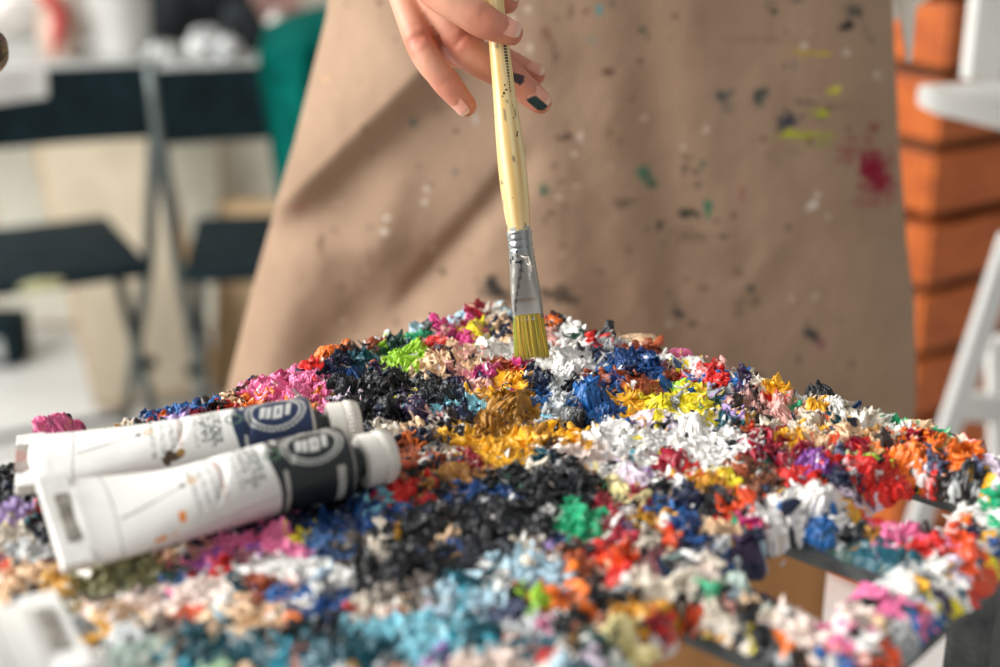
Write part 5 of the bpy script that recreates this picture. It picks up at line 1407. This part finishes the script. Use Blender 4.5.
# white bucket with brushes' ends out of view
bk = empty('white_bucket', (*at_y(121, 40, 2.82)[:2], TT), 'white plastic bucket on the work table behind the left chair', 'bucket')
c_b = np.array(bk.location)
prof = [(.052, 0), (.056, .004), (.063, .135), (.066, .137), (.066, .145), (.060, .145), (.0545, .012), (.01, .010)]
aa = np.arange(48) * 2 * np.pi / 48
V = np.array([[c_b[0] + r_ * math.cos(t), c_b[1] + r_ * math.sin(t), c_b[2] + z] for r_, z in prof for t in aa])
Q = np.array([[i * 48 + j, i * 48 + (j + 1) % 48, (i + 1) * 48 + (j + 1) % 48, (i + 1) * 48 + j] for i in range(len(prof) - 1) for j in range(48)])
o = obj('bucket_shell', V, Q, None, M_WHITEWOOD, bk)
for k_, (dx, dy, hh_) in enumerate(((-.02, .0, .20), (.015, .01, .22), (.03, -.015, .19))):
    p_ = np.array([c_b[0] + dx, c_b[1] + dy, TT + .014])
    br = MB().tube([p_, p_ + np.array([dx * .4, dy * .4, hh_])], [.004, .005], 10).build('wooden_stick', mat_noise('stick_wood', '8a6a4a', 'a58460', 20, .6), None, smooth=True)
    tag(br, ['dark stick leaning left in the white bucket', 'tall middle stick in the white bucket', 'stick leaning right in the white bucket'][k_], 'stick', 'sticks in the white bucket')
lump('black_bag', (*at_y(196, 30, 3.05)[:2], TT), (.115, .08, .115), M_BLKC, 'black cloth bag lying on the work table right of the white bucket', 'bag', 7, .35)
lump('foil_ball', (*at_y(206, 48, 2.76)[:2], TT), (.034, .03, .035), M_SILVER, 'crumpled silver foil just right of the black bag, larger of the pair', 'foil', 9, .6, 2.2, 5, 'crumpled foil on the work table')
lump('foil_ball', (*at_y(229, 55, 2.74)[:2], TT), (.022, .022, .026), M_SILVER, 'smaller crumpled piece of silver foil beside the larger one', 'foil', 12, .6, 2.2, 5, 'crumpled foil on the work table')
lump('foil_ball', (*at_y(163, 50, 2.76)[:2], TT), (.03, .026, .018), M_SILVER, 'flat scrap of silver foil between the bucket and the black bag', 'foil', 13, .6, 2.2, 5, 'crumpled foil on the work table')
lump('dark_rag', (*at_y(243, 40, 2.87)[:2], TT), (.042, .035, .055), M_BLKC, 'dark crumpled rag beside the silver foil on the work table', 'rag', 15, .6, 2.0)
lump('paper_wad', (*at_y(277, 36, 2.80)[:2], TT), (.022, .022, .05), M_BAG, 'cream wad of paper beside the dark rag on the work table', 'paper', 17, .5, 2.2)
lump('pink_cloth', (*at_y(215, 10, 3.30)[:2], TT), (.20, .05, .19), M_PINKB, 'pink folded cloth at the rear of the work table', 'cloth', 19, .35)
ws2 = MB(); n_ = nu * nv
q = grid_quads(nu, nv)
bi = np.array([i * nv for i in range(nu)] + [(nu - 1) * nv + j for j in range(1, nv)] + [i * nv + nv - 1 for i in range(nu - 2, -1, -1)] + [j for j in range(nv - 2, 0, -1)]); b2 = np.roll(bi, -1)
ws2.add(np.concatenate([a_, a_ + np.array([0, .008, 0])]), np.concatenate([q, q[:, ::-1] + n_, np.stack([bi, bi + n_, b2 + n_, b2], 1)]))
tag(ws2.build('white_board', M_WHITEWOOD, None), 'small white board hung on the back of the left folding chair', 'board')

# ---- stretched canvases leaning under the work table
M_CANV = mat_noise('primed_canvas', 'd2cfbf', 'dddacb', 30, .9, 0, .1, 400)
M_LINEN = mat_noise('raw_linen', 'b09773', 'bfa684', 40, .95, 0, .2, 500)
M_STRETCH = mat_noise('stretcher_pine', 'a67c48', 'bd9560', 12, .7, 0, .1, 60, stretch=(1, 1, 5))


def canvas(p_bl, p_br, h, lean, label, face, th=.022, roll=0.0):
    """stretched canvas standing on the floor: bottom corners, height along the lean, lean angle (top away)"""
    p_bl, p_br = np.array([*p_bl, 0.0]), np.array([*p_br, 0.0])
    ux = p_br - p_bl; w = np.linalg.norm(ux); ux /= w
    nrm = np.cross(ux, (0, 0, 1))                       # toward the camera
    uz = np.array([0, 0, 1]) * math.cos(lean) - nrm * math.sin(lean)
    ux, uz = ux * math.cos(roll) + uz * math.sin(roll), uz * math.cos(roll) - ux * math.sin(roll)
    un = np.cross(ux, uz)
    M3 = np.stack([ux, uz, un], 1)
    root = empty('stretched_canvas', (p_bl + p_br) / 2, label, 'canvas', 'canvases leaning under the work table')
    base = (p_bl + p_br) / 2 + np.array([0, 0, th * math.sin(lean) + .001 + w / 2 * math.sin(abs(roll))])
    fm = MB()
    fm.box(base + uz * h / 2 + ux * (-w / 2 + .018), (.036, h, th), M3, .001)
    fm.box(base + uz * h / 2 + ux * (w / 2 - .018), (.036, h, th), M3, .001)
    fm.box(base + uz * .018, (w, .036, th), M3, .001); fm.box(base + uz * (h - .018), (w, .036, th), M3, .001)
    fm.build('stretcher_frame', M_STRETCH, root)
    cm = MB().box(base + uz * h / 2 + un * (th / 2 + .001), (w - .012, h - .012, .002), M3, .0005)
    cm.build('canvas_face', face, root)
    return root


def gx(px, Y): return at_y(px, 300, Y)[0]


M_OAT = mat_noise('oatmeal_canvas', 'b0a48e', 'bcb09a', 12, .92, 0, .15, 500)
canvas((gx(86, 2.62), 2.62), (gx(215, 2.62), 2.60), .60, math.radians(14), 'oatmeal canvas leaning sideways behind the left chair, its wooden edge showing', M_OAT, roll=math.radians(13))
canvas((gx(10, 3.2), 3.14), (gx(330, 3.2), 3.12), .64, math.radians(6), 'large cream canvas against the back under the work table', M_CANV)
canvas((gx(225, 2.92), 2.92), (gx(330, 2.92), 2.92), .58, math.radians(8), 'pale canvas standing behind the chair with the green cloth', M_CANV)
canvas((gx(206, 2.70), 2.72), (gx(300, 2.70), 2.68), .40, math.radians(14), 'low brown linen canvas under the seat of the chair with the green cloth', M_LINEN)
bxm = empty('dark_box', (*at_y(-10, 335, 2.90)[:2], 0), 'dark box with a pale panel standing on the floor beyond the left chair', 'box')
cb_ = np.array(bxm.location)
MB().box(cb_ + np.array([0, 0, .056]), (.15, .10, .11), None, .01).build('box_body', M_BLACK, bxm)
MB().box(cb_ + np.array([.02, -.051, .045]), (.05, .004, .05), None, .002).build('pale_panel', mat_noise('grey_panel', '9aa09e', 'b4b8b5', 30, .5), bxm)

# ---- stack of stained wooden crates
M_GAP = mat_noise('crate_inner_shade', '2a1a10', '3a2415', 20, .9)  # near-black colour standing in for the shade inside the crates
CRW, CRD, CRH = .46, .34, .305
crate = empty('wooden_crate', (0, 0, 0), 'orange-stained slatted wooden crate, bottom of the stack behind the white easel', 'crate', 'stacked wooden crates')
bh, bt, gap = .085, .014, .0165
for lev in range(3):
    zc_ = .004 + bh / 2 + lev * (bh + gap)
    for sy in (-1, 1):
        MB().box((0, sy * (CRD / 2 - bt / 2), zc_), (CRW, bt, bh), None, .004).build('board', M_CRATE, crate)
    for sx in (-1, 1):
        MB().box((sx * (CRW / 2 - bt / 2), 0, zc_), (bt, CRD - 2 * bt - .001, bh), None, .004).build('end_board', M_CRATE, crate)
for sx in (-1, 1):
    for sy in (-1, 1):
        MB().box((sx * (CRW / 2 - bt - .020), sy * (CRD / 2 - bt - .020), CRH / 2 - .006), (.032, .032, CRH - .014), None, .002).build('corner_post', M_CRATE, crate)
for sy in (-1, 1):  # added dark sheets behind the boards, painted shade for the gaps
    MB().box((0, sy * (CRD / 2 - bt - .0015), CRH / 2 - .004), (CRW - 2 * bt - .004, .002, CRH - .03)).build('gap_shade_sheet', M_GAP, crate)
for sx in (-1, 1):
    MB().box((sx * (CRW / 2 - bt - .0015), 0, CRH / 2 - .004), (.002, CRD - 2 * bt - .008, CRH - .03)).build('gap_shade_sheet', M_GAP, crate)
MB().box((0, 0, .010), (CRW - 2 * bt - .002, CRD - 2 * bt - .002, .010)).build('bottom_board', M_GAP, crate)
CRZ = math.radians(33)
corner = at_y(937, 140, 1.86)
cx_, sx2 = math.cos(CRZ), math.sin(CRZ)
loc0 = np.array([corner[0], corner[1]]) - np.array([cx_ * -CRW / 2 - sx2 * -CRD / 2, sx2 * -CRW / 2 + cx_ * -CRD / 2])
labs = ['orange-stained slatted wooden crate, bottom of the stack behind the white easel', 'orange-stained slatted wooden crate second from the floor in the stack behind the white easel',
        'orange-stained slatted wooden crate third from the floor, beside the apron edge', 'orange-stained slatted wooden crate on top of the stack, cut by the upper frame edge']
for k_ in range(4):
    c = crate if k_ == 0 else copy_tree(crate)
    c.location = (loc0[0] + (.006 if k_ % 2 else 0), loc0[1], .0 + k_ * (CRH + .0005)); c.rotation_euler.z = CRZ; c['label'] = labs[k_]

# ---- white easel on the right
es = empty('white_easel', (*at_y(1030, 300, 1.16)[:2], 0), 'white painted wooden easel with a tray, cut by the right edge', 'easel')
def pt(px, py, Y): return at_y(px, py, Y)
mast_b, mast_t = pt(992, 330, 1.20), pt(990, -40, 1.20)
xm = pt(988, 60, 1.14)[0]
# tray: a plank whose corner points to the left
A_, B_, C_, D__ = pt(921, 86, 1.10), pt(1075, 76, 1.20), pt(1100, 140, 1.02), pt(935, 92, 1.085)
zt = A_[2]
tl = [np.array([*at_z(918, 84, zt)[:2], zt]), np.array([*at_z(1090, 78, zt)[:2], zt]), np.array([*at_z(1095, 128, zt)[:2], zt]), np.array([*at_z(934, 92, zt)[:2], zt])]
MB().bar((xm, 1.15, zt - .004), (xm + .004, 1.165, 1.30), .030, .022, .003, up=(0, -1, 0)).build('mast', M_WHITEWOOD, es)
MB().bar((xm + .16, 1.19, 0.006), (xm + .075, 1.19, 1.30), .034, .024, .003, up=(0, -1, 0)).build('main_post', M_WHITEWOOD, es)
tp = np.array(tl)
bm = bmesh.new()
vs = [bm.verts.new(p) for p in tp] + [bm.verts.new(p - np.array([0, 0, .017])) for p in tp]
for f in ((0, 1, 2, 3), (7, 6, 5, 4), (0, 4, 5, 1), (1, 5, 6, 2), (2, 6, 7, 3), (3, 7, 4, 0)):
    bm.faces.new([vs[i] for i in f])
bmesh.ops.recalc_face_normals(bm, faces=bm.faces)
bmesh.ops.bevel(bm, geom=list(bm.edges), offset=.002, segments=2, affect='EDGES')
mt_ = bpy.data.meshes.new('tray')
loc = np.array(es.location)
for v in bm.verts: v.co -= Vector(loc)
bm.to_mesh(mt_); bm.free()
link('tray', mt_, M_WHITEWOOD, es)
lt, lb = pt(1012, 235, 1.14), pt(948, 432, 1.12)
dirl = (lb - lt) / (lb - lt)[2]
foot = lt + dirl * (0.0 - lt[2]); foot2 = foot.copy()
MB().bar(lt, foot2 + np.array([0, 0, .004]), .018, .016, .003, up=(0, -1, 0)).build('leg', M_WHITEWOOD, es)
mx_ = xm + (xm - lt[0]) * .0
lt2 = lt + np.array([.03, 0, 0]); ft2 = np.array([2 * lt[0] + .03 - foot[0], foot[1], 0.004])
MB().bar(lt2, ft2, .026, .022, .003, up=(0, -1, 0)).build('leg', M_WHITEWOOD, es)
MB().bar((xm + .09, 1.22, 1.10), (xm + .52, 1.62, .004), .026, .022, .003, up=(0, -1, 0)).build('rear_leg', M_WHITEWOOD, es)
ca_, cb2 = pt(952, 404, 1.135), pt(1100, 428, 1.135)
MB().bar(ca_, np.array([cb2[0], cb2[1], ca_[2] - .012]), .020, .024, .003).build('cross_bar', M_WHITEWOOD, es)
up_ = pt(1000, 350, 1.15); lo_ = pt(1004, 470, 1.15)
MB().bar(up_ + np.array([0, 0, .012]), up_ + (lo_ - up_) * 2.6, .026, .020, .003, up=(0, -1, 0)).build('lower_post', M_WHITEWOOD, es)

# ---- tall brown cardboard box, seen through the gaps of the palette table
M_CARD = mat_noise('brown_cardboard', '9a6a3c', 'a87646', 10, .85, 0, .15, 80, stretch=(6, 6, .4))
xr_ = at_y(826, 600, .615)[0]
cbx = empty('cardboard_box', (xr_ - .17, .665, 0), 'tall brown cardboard box standing behind the palette table, seen through its gaps', 'box')
MB().box((xr_ - .17, .665, .395), (.34, .10, .79), None, .003).build('box_body', M_CARD, cbx)
for sy in (-1, 1):
    MB().box((xr_ - .17, .665 + sy * .0255, .792), (.338, .048, .003), None, .0005).build('flap', M_CARD, cbx)

# ---- a second easel at the far left: only the paint-caked end of its arm reaches the picture
ce = empty('paint_caked_easel', (-.33, .50, 0), 'paint-caked wooden easel arm whose blunt tip enters at the left edge', 'easel')
tipE = at_d(8.0, 51, .55)
M_CAKE = mat_attr('caked_wood', rough=.55, bump=.5, bscale=500, dist=.0008)
nx, nc = 120, 40
tt = np.linspace(0, 1, nx); aa = np.arange(nc) * 2 * np.pi / nc
Tt, Aa = np.meshgrid(tt, aa, indexing='ij')
Lx = .15
R_ = .0092 * np.sqrt(np.clip(1 - np.clip((.06 - Tt) / .06, 0, 1) ** 2, 0.0005, 1))
R_ = R_ * (1 + .18 * (noise3(np.cos(Aa) * 2 + 4, np.sin(Aa) * 2, Tt * 30, 8) - .5) + .1 * (noise3(np.cos(Aa) * 5 + 4, np.sin(Aa) * 5, Tt * 90, 9) - .5))
pos = np.stack([tipE[0] - Tt * Lx, tipE[1] + np.cos(Aa) * R_, tipE[2] + np.sin(Aa) * R_ * 1.05 + Tt * .004], -1)
nzz = noise3(np.cos(Aa) * 4 + 4, np.sin(Aa) * 4, Tt * 70, 12)
cc = np.repeat(hx('3d3629')[None], pos.size // 3, 0).reshape(pos.shape)
cc[nzz > .58] = hx('7a715c'); cc[nzz > .72] = hx('b59a5a'); cc[nzz < .22] = hx('6a2f3a')
V = np.concatenate([pos.reshape(-1, 3), [pos[0].mean(0), pos[-1].mean(0)]])
wr = np.stack([np.arange(nx - 1) * nc + nc - 1, np.arange(nx - 1) * nc, np.arange(1, nx) * nc, np.arange(1, nx) * nc + nc - 1], 1)
jj = np.arange(nc); j2 = (jj + 1) % nc
Tr = np.concatenate([np.stack([np.full(nc, nx * nc), j2, jj], 1), np.stack([np.full(nc, nx * nc + 1), (nx - 1) * nc + jj, (nx - 1) * nc + j2], 1)])
obj('arm', V, np.concatenate([grid_quads(nx, nc), wr]), Tr, M_CAKE, ce, np.concatenate([cc.reshape(-1, 3), [hx('3d3629')] * 2]))
xp = tipE[0] - Lx - .006
M_OLDW = mat_noise('old_easel_wood', '5a4a38', '7a6850', 14, .7, 0, .2, 60, stretch=(5, 5, 1))
MB().box((xp, tipE[1], .62), (.022, .030, 1.20), None, .003).build('post', M_OLDW, ce)
MB().box((xp, tipE[1], .012), (.05, .34, .024), None, .003).build('foot', M_OLDW, ce)
MB().box((xp - .05, tipE[1], .012), (.22, .05, .022), None, .003).build('foot', M_OLDW, ce)

# ------------------------------------------------------------------ light: daylight from a big window on the left, and a pale room
w = bpy.data.worlds.new('studio'); SC.world = w; w.use_nodes = True
bg = w.node_tree.nodes['Background']
bg.inputs['Color'].default_value = (1.0, .985, .965, 1); bg.inputs['Strength'].default_value = .36


def area(name, loc, look, sx, sy, power, col):
    l = bpy.data.lights.new(name, 'AREA'); l.shape = 'RECTANGLE'; l.size = sx; l.size_y = sy; l.energy = power; l.color = col
    o = bpy.data.objects.new(name, l); COL.objects.link(o); o.location = loc
    o.rotation_euler = (Vector(look) - Vector(loc)).to_track_quat('-Z', 'Y').to_euler()
    return o


area('window_daylight', (-2.3, .30, 2.0), (0.0, .55, .95), 2.0, 1.7, 114, (1.0, .985, .96))
area('far_window_daylight', (-2.6, 2.6, 1.9), (-.2, 2.9, .5), 1.8, 1.6, 34, (1.0, .99, .97))
SC.view_settings.view_transform = 'Standard'
SC.view_settings.look = 'None'
SC.view_settings.gamma = 1.0
SC.view_settings.use_curve_mapping = False
SC.view_settings.exposure = 0.35
